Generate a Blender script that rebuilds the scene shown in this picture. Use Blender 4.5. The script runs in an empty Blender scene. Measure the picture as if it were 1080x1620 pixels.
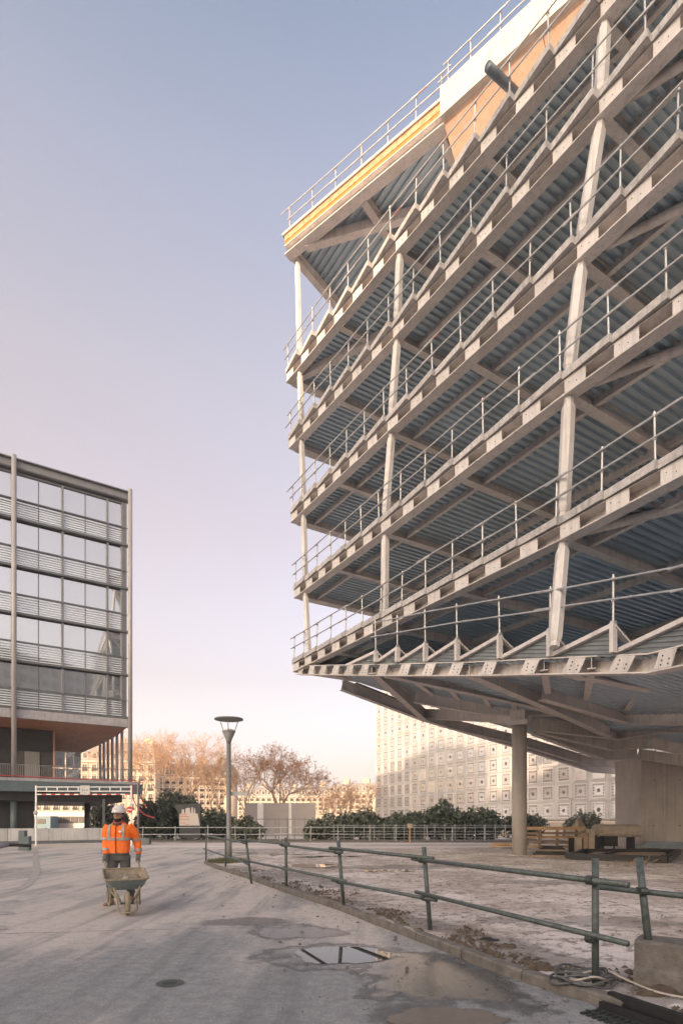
import bpy, bmesh, math, random
import numpy as np
from mathutils import Vector, Matrix, noise
random.seed(7)
V = Vector
rad = math.radians
sc = bpy.context.scene
col = sc.collection

# ------------------------------------------------------------------ camera
F = 903.0            # focal length in photograph pixels (1080 wide)
HY = 1300.0          # horizon row of the photograph
CH = 1.5             # eye height
cam_d = bpy.data.cameras.new('camera'); cam = bpy.data.objects.new('camera', cam_d); col.objects.link(cam)
cam.location = (0, 0, CH); cam.rotation_euler = (math.pi/2, 0, 0)
cam_d.sensor_width = 36; cam_d.sensor_fit = 'AUTO'; cam_d.lens = F/1620*36
cam_d.shift_y = (HY-810)/1620; cam_d.clip_start = 0.05; cam_d.clip_end = 2000
sc.camera = cam

# ------------------------------------------------------------------ world and sun
SUN_EL = 14.0
SUN_AZ = V((-0.5, -0.866, 0)).normalized()      # horizontal direction towards the sun
w = bpy.data.worlds.new('World'); sc.world = w; w.use_nodes = True
nt = w.node_tree; nt.nodes.clear()
N_ = nt.nodes.new
out = N_('ShaderNodeOutputWorld'); sky = N_('ShaderNodeTexSky'); sky.sky_type = 'NISHITA'; sky.sun_disc = False
sky.sun_elevation = rad(SUN_EL); sky.sun_rotation = math.atan2(SUN_AZ.x, SUN_AZ.y)
sky.air_density = 1.0; sky.dust_density = 10.0; sky.ozone_density = 1.5
bg1 = N_('ShaderNodeBackground'); bg1.inputs['Strength'].default_value = 0.15
tint = N_('ShaderNodeMix'); tint.data_type = 'RGBA'; tint.blend_type = 'MULTIPLY'; tint.inputs[0].default_value = 1.0; tint.inputs[7].default_value = (0.92, 0.95, 1.0, 1)
nt.links.new(sky.outputs[0], tint.inputs[6]); nt.links.new(tint.outputs[2], bg1.inputs['Color'])
tc = N_('ShaderNodeTexCoord'); nrm = N_('ShaderNodeVectorMath'); nrm.operation = 'NORMALIZE'; sep = N_('ShaderNodeSeparateXYZ')
ramp = N_('ShaderNodeValToRGB')
nt.links.new(tc.outputs['Generated'], nrm.inputs[0]); nt.links.new(nrm.outputs[0], sep.inputs[0]); nt.links.new(sep.outputs[2], ramp.inputs[0])
SKY = [(0.0, (0.440, 0.385, 0.365)), (0.066, (0.405, 0.362, 0.350)), (0.132, (0.322, 0.265, 0.258)), (0.237, (0.214, 0.135, 0.090)), (0.446, (0.164, 0.085, 0.024)), (0.602, (0.133, 0.080, 0.031)), (0.742, (0.086, 0.060, 0.036)), (0.821, (0.042, 0.033, 0.016)), (1.0, (0.026, 0.022, 0.010))]
el = ramp.color_ramp.elements
while len(el) < len(SKY): el.new(0.5)
for e, (p, c) in zip(el, SKY): e.position = p; e.color = (*c, 1)
bg2 = N_('ShaderNodeBackground'); bg2.inputs['Strength'].default_value = 1.0
nt.links.new(ramp.outputs[0], bg2.inputs['Color'])
add = N_('ShaderNodeAddShader'); nt.links.new(bg1.outputs[0], add.inputs[0]); nt.links.new(bg2.outputs[0], add.inputs[1])
nt.links.new(add.outputs[0], out.inputs['Surface'])

sun_d = bpy.data.lights.new('sun', 'SUN'); sun = bpy.data.objects.new('sun', sun_d); col.objects.link(sun)
sun_d.energy = 2.4; sun_d.angle = rad(0.5); sun_d.color = (1.0, 0.69, 0.45)
sdir = V((SUN_AZ.x*math.cos(rad(SUN_EL)), SUN_AZ.y*math.cos(rad(SUN_EL)), math.sin(rad(SUN_EL))))
sun.rotation_euler = sdir.to_track_quat('Z', 'Y').to_euler(); sun.location = (-30, -50, 60)

sc.view_settings.view_transform = 'Standard'; sc.view_settings.look = 'None'
sc.view_settings.exposure = 1.45; sc.view_settings.gamma = 1.0
sc.cycles.max_bounces = 8; sc.cycles.diffuse_bounces = 4; sc.cycles.glossy_bounces = 4; sc.cycles.transparent_max_bounces = 8
sc.cycles.sample_clamp_indirect = 6.0

# ------------------------------------------------------------------ helpers
def at(px, py, d): return V(((px-540)/F*d, d, CH+(HY-py)/F*d))
def gr(px, py, z=0.0):
    d = (CH-z)*F/(py-HY); return V(((px-540)/F*d, d, z))
def lv(px, py, z):
    d = (z-CH)*F/(HY-py); return V(((px-540)/F*d, d, z))

def mat(name, c, rough=0.7, metal=0.0, var=0.12, scale=3.0, bump=0.0, bscale=60.0, c2=None, detail=6.0, spec=0.5, stretch=None, rvar=0.0, streak=0.0, orand=0.0):
    m = bpy.data.materials.new(name); m.use_nodes = True
    t = m.node_tree; b = t.nodes['Principled BSDF']
    b.inputs['Roughness'].default_value = rough; b.inputs['Metallic'].default_value = metal
    b.inputs['Specular IOR Level'].default_value = spec
    geo = t.nodes.new('ShaderNodeNewGeometry'); pos = geo.outputs['Position']
    if stretch:
        mp = t.nodes.new('ShaderNodeVectorMath'); mp.operation = 'MULTIPLY'; mp.inputs[1].default_value = stretch
        t.links.new(pos, mp.inputs[0]); pos = mp.outputs[0]
    nz = t.nodes.new('ShaderNodeTexNoise'); nz.inputs['Scale'].default_value = scale; nz.inputs['Detail'].default_value = detail; nz.inputs['Roughness'].default_value = 0.65
    t.links.new(pos, nz.inputs['Vector'])
    r = t.nodes.new('ShaderNodeValToRGB'); r.color_ramp.elements[0].position = 0.3; r.color_ramp.elements[1].position = 0.7
    if c2 is None:
        lo = tuple(max(0, x*(1-var)) for x in c); hi = tuple(min(1, x*(1+var)) for x in c)
    else: lo, hi = c, c2
    r.color_ramp.elements[0].color = (*lo, 1); r.color_ramp.elements[1].color = (*hi, 1)
    t.links.new(nz.outputs['Fac'], r.inputs[0])
    csock = r.outputs[0]
    if streak > 0:
        mp2 = t.nodes.new('ShaderNodeVectorMath'); mp2.operation = 'MULTIPLY'; mp2.inputs[1].default_value = (9, 9, 0.5)
        t.links.new(geo.outputs['Position'], mp2.inputs[0])
        n3 = t.nodes.new('ShaderNodeTexNoise'); n3.inputs['Scale'].default_value = 1.0; n3.inputs['Detail'].default_value = 5
        t.links.new(mp2.outputs[0], n3.inputs['Vector'])
        r3 = t.nodes.new('ShaderNodeMapRange'); r3.inputs[1].default_value = 0.5; r3.inputs[2].default_value = 0.75; r3.inputs[3].default_value = 1.0; r3.inputs[4].default_value = 1.0-streak
        t.links.new(n3.outputs['Fac'], r3.inputs[0])
        mx = t.nodes.new('ShaderNodeMix'); mx.data_type = 'RGBA'; mx.blend_type = 'MULTIPLY'; mx.inputs[0].default_value = 1.0
        t.links.new(csock, mx.inputs[6]); t.links.new(r3.outputs[0], mx.inputs[7]); csock = mx.outputs[2]
    if orand > 0:
        oi = t.nodes.new('ShaderNodeObjectInfo'); ro = t.nodes.new('ShaderNodeMapRange'); ro.inputs[3].default_value = 1-orand; ro.inputs[4].default_value = 1+orand
        t.links.new(oi.outputs['Random'], ro.inputs[0]); mo = t.nodes.new('ShaderNodeMix'); mo.data_type = 'RGBA'; mo.blend_type = 'MULTIPLY'; mo.inputs[0].default_value = 1.0
        t.links.new(csock, mo.inputs[6]); t.links.new(ro.outputs[0], mo.inputs[7]); csock = mo.outputs[2]
    t.links.new(csock, b.inputs['Base Color'])
    if rvar > 0:
        rr = t.nodes.new('ShaderNodeMapRange'); rr.inputs[3].default_value = rough-rvar; rr.inputs[4].default_value = rough+rvar
        t.links.new(nz.outputs['Fac'], rr.inputs[0]); t.links.new(rr.outputs[0], b.inputs['Roughness'])
    if bump > 0:
        n2 = t.nodes.new('ShaderNodeTexNoise'); n2.inputs['Scale'].default_value = bscale; n2.inputs['Detail'].default_value = 4
        t.links.new(pos, n2.inputs['Vector'])
        bp = t.nodes.new('ShaderNodeBump'); bp.inputs['Strength'].default_value = bump; bp.inputs['Distance'].default_value = 0.02
        t.links.new(n2.outputs['Fac'], bp.inputs['Height']); t.links.new(bp.outputs[0], b.inputs['Normal'])
    return m

M = {}
M['steel'] = mat('beige_painted_steel', (0.60, 0.555, 0.535), 0.55, 0, 0.14, 1.6, 0.05, 40, streak=0.25, orand=.08)
M['plate'] = mat('beige_steel_plate', (0.60, 0.565, 0.555), 0.55, 0, 0.10, 4.0, streak=0.25, orand=.09)
M['column'] = mat('column_paint', (0.60, 0.57, 0.56), 0.55, 0, 0.10, 3.0, streak=0.28, orand=.05)
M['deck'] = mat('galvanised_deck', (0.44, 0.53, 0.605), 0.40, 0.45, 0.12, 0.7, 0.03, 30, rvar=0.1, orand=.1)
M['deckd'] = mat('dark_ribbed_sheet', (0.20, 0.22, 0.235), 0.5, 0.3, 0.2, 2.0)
M['concrete'] = mat('slab_concrete', (0.54, 0.51, 0.49), 0.9, 0, 0.22, 4.0, 0.25, 50, streak=0.2)
M['edge'] = mat('slab_edge_concrete', (0.45, 0.43, 0.43), 0.8, 0, 0.25, 9.0, 0.2, 60, streak=0.4, orand=.1)
M['core'] = mat('cast_concrete', (0.44, 0.40, 0.37), 0.85, 0, 0.14, 1.0, 0.15, 30, streak=0.22)
M['roofcon'] = mat('roof_white_concrete', (0.52, 0.475, 0.43), 0.8, 0, 0.16, 3.0, 0.2, 40)
M['ply'] = mat('orange_formwork_ply', (0.45, 0.19, 0.04), 0.6, 0, 0.3, 5.0, 0.15, 40)
M['plyp'] = mat('patchy_ply_strip', (0.34, 0.15, 0.05), 0.7, 0, 0.2, 5.0, c2=(0.62, 0.42, 0.26))
M['soffit'] = mat('pink_cement_soffit', (0.66, 0.46, 0.34), 0.8, 0, 0.12, 1.5, 0.15, 30, streak=0.2)
M['scaf'] = mat('galvanised_scaffold_tube', (0.46, 0.46, 0.465), 0.45, 0.6, 0.2, 6.0)
M['scafred'] = mat('red_marked_tube', (0.42, 0.20, 0.18), 0.5, 0.4, 0.2, 6.0)
M['greentube'] = mat('green_grey_painted_tube', (0.04, 0.055, 0.056), 0.45, 0.1, 0.25, 18.0, 0.2, 90, c2=(0.115, 0.135, 0.132))
M['clamp'] = mat('dark_steel_clamp', (0.07, 0.08, 0.075), 0.5, 0.6, 0.3, 20.0)
M['black'] = mat('black_steel', (0.025, 0.025, 0.028), 0.5, 0.2, 0.3, 5.0)
M['lbsteel'] = mat('grey_facade_steel', (0.20, 0.20, 0.215), 0.5, 0.2, 0.12, 2.0)
M['lbdark'] = mat('dark_facade_frame', (0.13, 0.14, 0.15), 0.5, 0.2, 0.15, 2.0)
M['lbcol'] = mat('pale_round_column', (0.36, 0.345, 0.35), 0.5, 0.1, 0.08, 2.0)
M['lbband'] = mat('grey_band_concrete', (0.36, 0.35, 0.37), 0.8, 0, 0.18, 3.0, 0.1, 40, streak=0.25)
M['slat'] = mat('pale_blind_slat', (0.72, 0.76, 0.82), 0.5, 0, 0.05, 2.0)
M['wood'] = mat('wood_soffit_board', (0.42, 0.20, 0.13), 0.5, 0, 0.2, 1.2, stretch=(1, 1, 8))
M['wood2'] = mat('pale_wood_soffit_board', (0.50, 0.28, 0.20), 0.5, 0, 0.16, 1.2)
M['teal'] = mat('teal_grey_fascia', (0.10, 0.135, 0.15), 0.5, 0.1, 0.15, 1.5, streak=0.2)
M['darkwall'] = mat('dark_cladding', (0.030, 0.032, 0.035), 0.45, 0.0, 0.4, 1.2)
M['whitepanel'] = mat('pale_grey_wall_panel', (0.50, 0.50, 0.50), 0.7, 0, 0.1, 1.2, streak=0.25, orand=.12)
M['white'] = mat('white_paint', (0.74, 0.72, 0.70), 0.5, 0, 0.08, 5.0)
M['red'] = mat('red_paint', (0.50, 0.035, 0.035), 0.4, 0, 0.1, 5.0)
M['redcable'] = mat('red_cable_sheath', (0.45, 0.05, 0.05), 0.5, 0, 0.1, 5.0)
M['stone'] = mat('limestone_facade', (0.50, 0.41, 0.33), 0.85, 0, 0.15, 0.6)
M['stone2'] = mat('limestone_trim', (0.56, 0.48, 0.40), 0.85, 0, 0.1, 0.6)
M['zinc'] = mat('zinc_mansard', (0.22, 0.215, 0.22), 0.6, 0.2, 0.2, 1.0)
M['winpane'] = mat('dark_window_pane', (0.13, 0.12, 0.115), 0.15, 0, 0.3, 2.0)
M['tower'] = mat('tower_cladding', (0.50, 0.44, 0.38), 0.7, 0, 0.15, 0.5)
M['bark'] = mat('plane_tree_bark', (0.30, 0.22, 0.16), 0.9, 0, 0.3, 3.0, c2=(0.50, 0.40, 0.31))
M['twig'] = mat('bare_twigs', (0.50, 0.33, 0.22), 0.9, 0, 0.25, 2.0)
M['oldleaf'] = mat('dry_brown_leaf', (0.40, 0.20, 0.11), 0.8, 0, 0.3, 2.0)
M['leaf'] = mat('evergreen_leaf', (0.045, 0.065, 0.045), 0.38, 0, 0.3, 2.5, c2=(0.13, 0.155, 0.12))
M['leaf2'] = mat('grey_green_leaf', (0.07, 0.085, 0.06), 0.45, 0, 0.3, 2.5, c2=(0.17, 0.18, 0.135))
M['grass'] = mat('short_grass', (0.06, 0.075, 0.03), 0.9, 0, 0.3, 2.0, c2=(0.14, 0.13, 0.07))
M['lamp'] = mat('lamp_grey_paint', (0.20, 0.195, 0.19), 0.5, 0.1, 0.12, 4.0)
M['lampglass'] = mat('lamp_frosted_glass', (0.6, 0.6, 0.6), 0.2, 0, 0.05, 4.0)
M['kerb'] = mat('dirty_kerb_stone', (0.085, 0.078, 0.072), 0.85, 0, 0.35, 7.0, 0.5, 50, c2=(0.20, 0.18, 0.165))
M['timber'] = mat('raw_timber', (0.46, 0.30, 0.18), 0.7, 0, 0.2, 3.0, orand=.12)
M['timber2'] = mat('weathered_timber', (0.30, 0.22, 0.16), 0.8, 0, 0.25, 3.0, orand=.12)
M['bluesteel'] = mat('blue_grey_steel_bar', (0.16, 0.19, 0.22), 0.4, 0.5, 0.2, 3.0)
M['sack'] = mat('pale_tarpaulin', (0.42, 0.35, 0.28), 0.8, 0, 0.2, 4.0)
M['rubber'] = mat('black_rubber', (0.02, 0.02, 0.02), 0.6, 0, 0.3, 10.0)
M['cable'] = mat('grey_cable', (0.09, 0.095, 0.10), 0.5, 0, 0.3, 15.0)
M['cablew'] = mat('pale_cable', (0.42, 0.38, 0.34), 0.5, 0, 0.2, 15.0)
M['board'] = mat('dark_notice_board', (0.03, 0.035, 0.04), 0.5, 0, 0.2, 3.0)
M['paper'] = mat('printed_notice', (0.50, 0.45, 0.42), 0.7, 0, 0.06, 8.0)
M['hoard'] = mat('grey_hoarding_panel', (0.36, 0.32, 0.31), 0.7, 0, 0.06, 1.0)
M['dirtlump'] = mat('dark_soil', (0.10, 0.075, 0.055), 0.95, 0, 0.35, 12.0, 0.6, 60)
# people
M['hivis'] = mat('orange_hivis_fabric', (0.95, 0.19, 0.025), 0.75, 0, 0.06, 10.0, 0.25, 18)
M['reflect'] = mat('grey_reflective_tape', (0.36, 0.34, 0.31), 0.4, 0.2, 0.1, 20.0)
M['trouser'] = mat('worn_grey_work_trousers', (0.055, 0.058, 0.06), 0.9, 0, 0.3, 9.0, 0.3, 30, c2=(0.13, 0.125, 0.12))
M['skin'] = mat('brown_skin', (0.29, 0.17, 0.115), 0.55, 0, 0.1, 20.0)
M['beard'] = mat('black_beard', (0.015, 0.012, 0.011), 0.8, 0, 0.2, 30.0)
M['helmet'] = mat('white_helmet_plastic', (0.72, 0.69, 0.67), 0.35, 0, 0.04, 10.0)
M['scarf'] = mat('red_grey_collar', (0.30, 0.06, 0.05), 0.85, 0, 0.3, 25.0)
M['glove'] = mat('grey_glove', (0.15, 0.15, 0.14), 0.85, 0, 0.25, 30.0)
M['boot'] = mat('dusty_tan_boot', (0.26, 0.17, 0.11), 0.85, 0, 0.25, 20.0, 0.3, 60)
M['zip'] = mat('dark_zip', (0.03, 0.03, 0.035), 0.5, 0, 0.1, 20.0)
M['barrowblue'] = mat('blue_barrow_paint', (0.14, 0.21, 0.235), 0.6, 0, 0.25, 12.0, c2=(0.25, 0.27, 0.25))
M['cement'] = mat('dried_cement', (0.20, 0.165, 0.12), 0.95, 0, 0.3, 14.0, 0.6, 60, c2=(0.36, 0.30, 0.22))
M['cementdark'] = mat('wet_mortar', (0.045, 0.037, 0.028), 0.7, 0, 0.3, 14.0, 0.5, 50)
M['bus'] = mat('pale_bus_paint', (0.55, 0.52, 0.52), 0.35, 0, 0.05, 1.0)
M['busblue'] = mat('blue_bus_paint', (0.10, 0.20, 0.25), 0.35, 0, 0.05, 1.0)

def reflective(name, c, gloss, rough=0.03, gc=(1, 1, 1)):
    m = bpy.data.materials.new(name); m.use_nodes = True; t = m.node_tree
    b = t.nodes['Principled BSDF']; b.inputs['Base Color'].default_value = (*c, 1); b.inputs['Roughness'].default_value = 0.3
    g = t.nodes.new('ShaderNodeBsdfGlossy'); g.inputs['Roughness'].default_value = rough; g.inputs['Color'].default_value = (*gc, 1)
    geo = t.nodes.new('ShaderNodeNewGeometry'); nz = t.nodes.new('ShaderNodeTexNoise'); nz.inputs['Scale'].default_value = 0.5; nz.inputs['Detail'].default_value = 1
    t.links.new(geo.outputs['Position'], nz.inputs['Vector'])
    bp = t.nodes.new('ShaderNodeBump'); bp.inputs['Strength'].default_value = 0.04; bp.inputs['Distance'].default_value = 0.05
    t.links.new(nz.outputs['Fac'], bp.inputs['Height']); t.links.new(bp.outputs[0], g.inputs['Normal'])
    mx = t.nodes.new('ShaderNodeMixShader'); mx.inputs[0].default_value = gloss
    t.links.new(b.outputs[0], mx.inputs[1]); t.links.new(g.outputs[0], mx.inputs[2])
    t.links.new(mx.outputs[0], t.nodes['Material Output'].inputs['Surface'])
    return m
M['glass'] = reflective('reflective_facade_glass', (0.16, 0.19, 0.21), 0.62, 0.03, (.86, .92, .98))
M['imaglass'] = reflective('patterned_facade_glass', (0.45, 0.435, 0.43), 0.38, 0.12)
M['imaframe'] = mat('pale_metal_frame', (0.62, 0.60, 0.60), 0.45, 0.1, 0.06, 1.0, orand=.1)
M['imadark'] = mat('dark_shutter_opening', (0.10, 0.09, 0.09), 0.5, 0, 0.1, 1.0)
M['imastrip'] = mat('grey_facade_strip', (0.55, 0.525, 0.515), 0.4, 0.1, 0.06, 1.0, orand=.1)

# mesh collector -----------------------------------------------------
class MB:
    def __init__(s): s.v = []; s.f = []; s.m = []
    def add(s, vs, fs, mi=0):
        o = len(s.v); s.v += [tuple(p) for p in vs]; s.f += [tuple(i+o for i in f) for f in fs]; s.m += [mi]*len(fs)
    def box(s, c, size, R=None, mi=0):
        hx, hy, hz = size[0]/2, size[1]/2, size[2]/2
        vs = [V((x, y, z)) for z in (-hz, hz) for x, y in ((-hx, -hy), (hx, -hy), (hx, hy), (-hx, hy))]
        if R is not None: vs = [R @ p for p in vs]
        c = V(c); s.add([p+c for p in vs], BF, mi); return s
    def bar(s, p0, p1, wd, h, up=(0, 0, 1), mi=0, off=(0, 0)):
        # box from p0 to p1; off = (side, up) shift of its centre line
        p0, p1 = V(p0), V(p1); d = (p1-p0); L = d.length; d.normalize(); up = V(up)
        sd = d.cross(up).normalized(); u2 = sd.cross(d).normalized()
        o = sd*off[0]+u2*off[1]
        vs = [p+o+sd*a*wd/2+u2*b*h/2 for b in (-1, 1) for p, a in ((p0, -1), (p1, -1), (p1, 1), (p0, 1))]
        s.add(vs, BF, mi); return s
    def ibeam(s, p0, p1, wd=.3, h=.5, tf=.03, tw=.02, up=(0, 0, 1), mi=0, wo=0.0):
        # p0, p1 on the underside centre line
        s.bar(p0, p1, wd, tf, up, mi, (0, tf/2)); s.bar(p0, p1, tw, h-2*tf, up, mi, (wo, h/2)); s.bar(p0, p1, wd, tf, up, mi, (0, h-tf/2)); return s
    def tube(s, pts, r, n=8, mi=0, cap=True):
        pts = [V(p) for p in pts]; rr = r if isinstance(r, (list, tuple)) else [r]*len(pts)
        rings = []; prev = None
        for i, p in enumerate(pts):
            d = (pts[min(i+1, len(pts)-1)]-pts[max(i-1, 0)])
            if d.length < 1e-9: d = V((0, 0, 1))
            d.normalize()
            a = V((0, 0, 1)) if abs(d.z) < 0.9 else V((1, 0, 0))
            if prev is not None:
                x = prev-d*prev.dot(d)
                x = x.normalized() if x.length > 1e-6 else d.cross(a).normalized()
            else: x = d.cross(a).normalized()
            prev = x; y = d.cross(x)
            rings.append([p+(x*math.cos(t)+y*math.sin(t))*rr[i] for t in (2*math.pi*k/n for k in range(n))])
        vs = [q for rg in rings for q in rg]; fs = []
        for i in range(len(rings)-1):
            for k in range(n):
                k2 = (k+1) % n; fs.append((i*n+k, i*n+k2, (i+1)*n+k2, (i+1)*n+k))
        if cap: fs.append(tuple(range(n-1, -1, -1))); fs.append(tuple((len(rings)-1)*n+k for k in range(n)))
        s.add(vs, fs, mi); return s
    def loft(s, rings, mi=0, cap=True):
        n = len(rings[0]); vs = [q for rg in rings for q in rg]; fs = []
        for i in range(len(rings)-1):
            for k in range(n):
                k2 = (k+1) % n; fs.append((i*n+k, i*n+k2, (i+1)*n+k2, (i+1)*n+k))
        if cap: fs.append(tuple(range(n-1, -1, -1))); fs.append(tuple((len(rings)-1)*n+k for k in range(n)))
        s.add(vs, fs, mi); return s
    def prism(s, poly, z0, z1, mi=0, side=None):
        n = len(poly); a = sum(poly[i][0]*poly[(i+1) % n][1]-poly[(i+1) % n][0]*poly[i][1] for i in range(n))
        if a < 0: poly = poly[::-1]
        vs = [(p[0], p[1], z0) for p in poly]+[(p[0], p[1], z1) for p in poly]
        s.add(vs, [tuple(range(n-1, -1, -1)), tuple(range(n, 2*n))], mi)
        s.add(vs, [(i, (i+1) % n, n+(i+1) % n, n+i) for i in range(n)], mi if side is None else side); return s
    def quad(s, *p, mi=0): s.add(p, [tuple(range(len(p)))], mi); return s
    def sphere(s, c, r, nu=12, nv=8, mi=0, R=None):
        c = V(c); r = V(r) if not isinstance(r, (int, float)) else V((r, r, r)); vs = []; fs = []
        for j in range(nv+1):
            th = math.pi*j/nv
            for i in range(nu):
                ph = 2*math.pi*i/nu; p = V((r.x*math.sin(th)*math.cos(ph), r.y*math.sin(th)*math.sin(ph), r.z*math.cos(th)))
                vs.append(c+(R @ p if R else p))
        for j in range(nv):
            for i in range(nu):
                i2 = (i+1) % nu; fs.append((j*nu+i, (j+1)*nu+i, (j+1)*nu+i2, j*nu+i2))
        s.add(vs, fs, mi); return s
    def mesh(s, name, mats, smooth=False, origin=V((0, 0, 0))):
        me = bpy.data.meshes.new(name); me.from_pydata([(p[0]-origin[0], p[1]-origin[1], p[2]-origin[2]) for p in s.v], [], s.f)
        for x in (mats if isinstance(mats, (list, tuple)) else [mats]): me.materials.append(M[x] if isinstance(x, str) else x)
        if any(s.m): me.polygons.foreach_set('material_index', s.m)
        if smooth: me.polygons.foreach_set('use_smooth', [True]*len(s.f))
        me.validate(); me.update(); return me
    def build(s, name, mats, parent=None, smooth=False):
        A = np.array(s.v); lo, hi = A.min(0), A.max(0); org = V(((lo[0]+hi[0])/2, (lo[1]+hi[1])/2, lo[2]))
        return link(name, s.mesh(name, mats, smooth, org), parent, org)
BF = [(3, 2, 1, 0), (4, 5, 6, 7), (0, 1, 5, 4), (1, 2, 6, 5), (2, 3, 7, 6), (3, 0, 4, 7)]
WL = {}                                   # world origin of every object (for parenting without matrix updates)
def link(name, data, parent=None, org=V((0, 0, 0)), rotz=0.0):
    o = bpy.data.objects.new(name, data); col.objects.link(o)
    if parent is not None:
        o.parent = parent; o.location = V(org)-WL[parent]
    else: o.location = org
    o.rotation_euler = (0, 0, rotz); WL[o] = V(org); return o
def tag(o, label=None, cat=None, group=None, kind=None):
    if label: o['label'] = label
    if cat: o['category'] = cat
    if group: o['group'] = group
    if kind: o['kind'] = kind
    return o
def thing(name, label, cat, loc, group=None):
    return tag(link(name, None, None, V(loc)), label, cat, group)
def struct(name, mb, mats, smooth=False): return tag(mb.build(name, mats, None, smooth), kind='structure')
def rz(a): return Matrix.Rotation(a, 3, 'Z')
def lerp(a, b, t): return a+(b-a)*t

def corrugate(mb, poly, rib, pitch, depth, up=V((0, 0, 1)), mi=0):
    poly = [V(p) for p in poly]; n = (poly[1]-poly[0]).cross(poly[2]-poly[0]).normalized()
    if n.dot(up) < 0: n = -n
    r = (rib-n*rib.dot(n)).normalized(); wv = n.cross(r); o = poly[0]
    P = [((p-o).dot(r), (p-o).dot(wv)) for p in poly]
    t0, t1 = min(p[1] for p in P), max(p[1] for p in P)
    prof = [(0, 0), (.42, 0), (.5, 1), (.92, 1)]
    lines = []; k = 0
    while True:
        base = t0+k*pitch
        if base > t1: break
        for f, h in prof:
            t = base+f*pitch
            if t > t1-1e-4: break
            t = max(t, t0+1e-4); xs = []
            for i in range(len(P)):
                a, b = P[i], P[(i+1) % len(P)]
                if (a[1]-t)*(b[1]-t) <= 0 and abs(a[1]-b[1]) > 1e-9: xs.append(a[0]+(b[0]-a[0])*(t-a[1])/(b[1]-a[1]))
            if len(xs) >= 2: lines.append((t, h, min(xs), max(xs)))
        k += 1
    for a, b in zip(lines, lines[1:]):
        p = [o+r*x+wv*t+n*h*depth for (t, h, x) in ((a[0], a[1], a[2]), (a[0], a[1], a[3]), (b[0], b[1], b[3]), (b[0], b[1], b[2]))]
        mb.add(p, [(0, 1, 2, 3)], mi)

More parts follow.
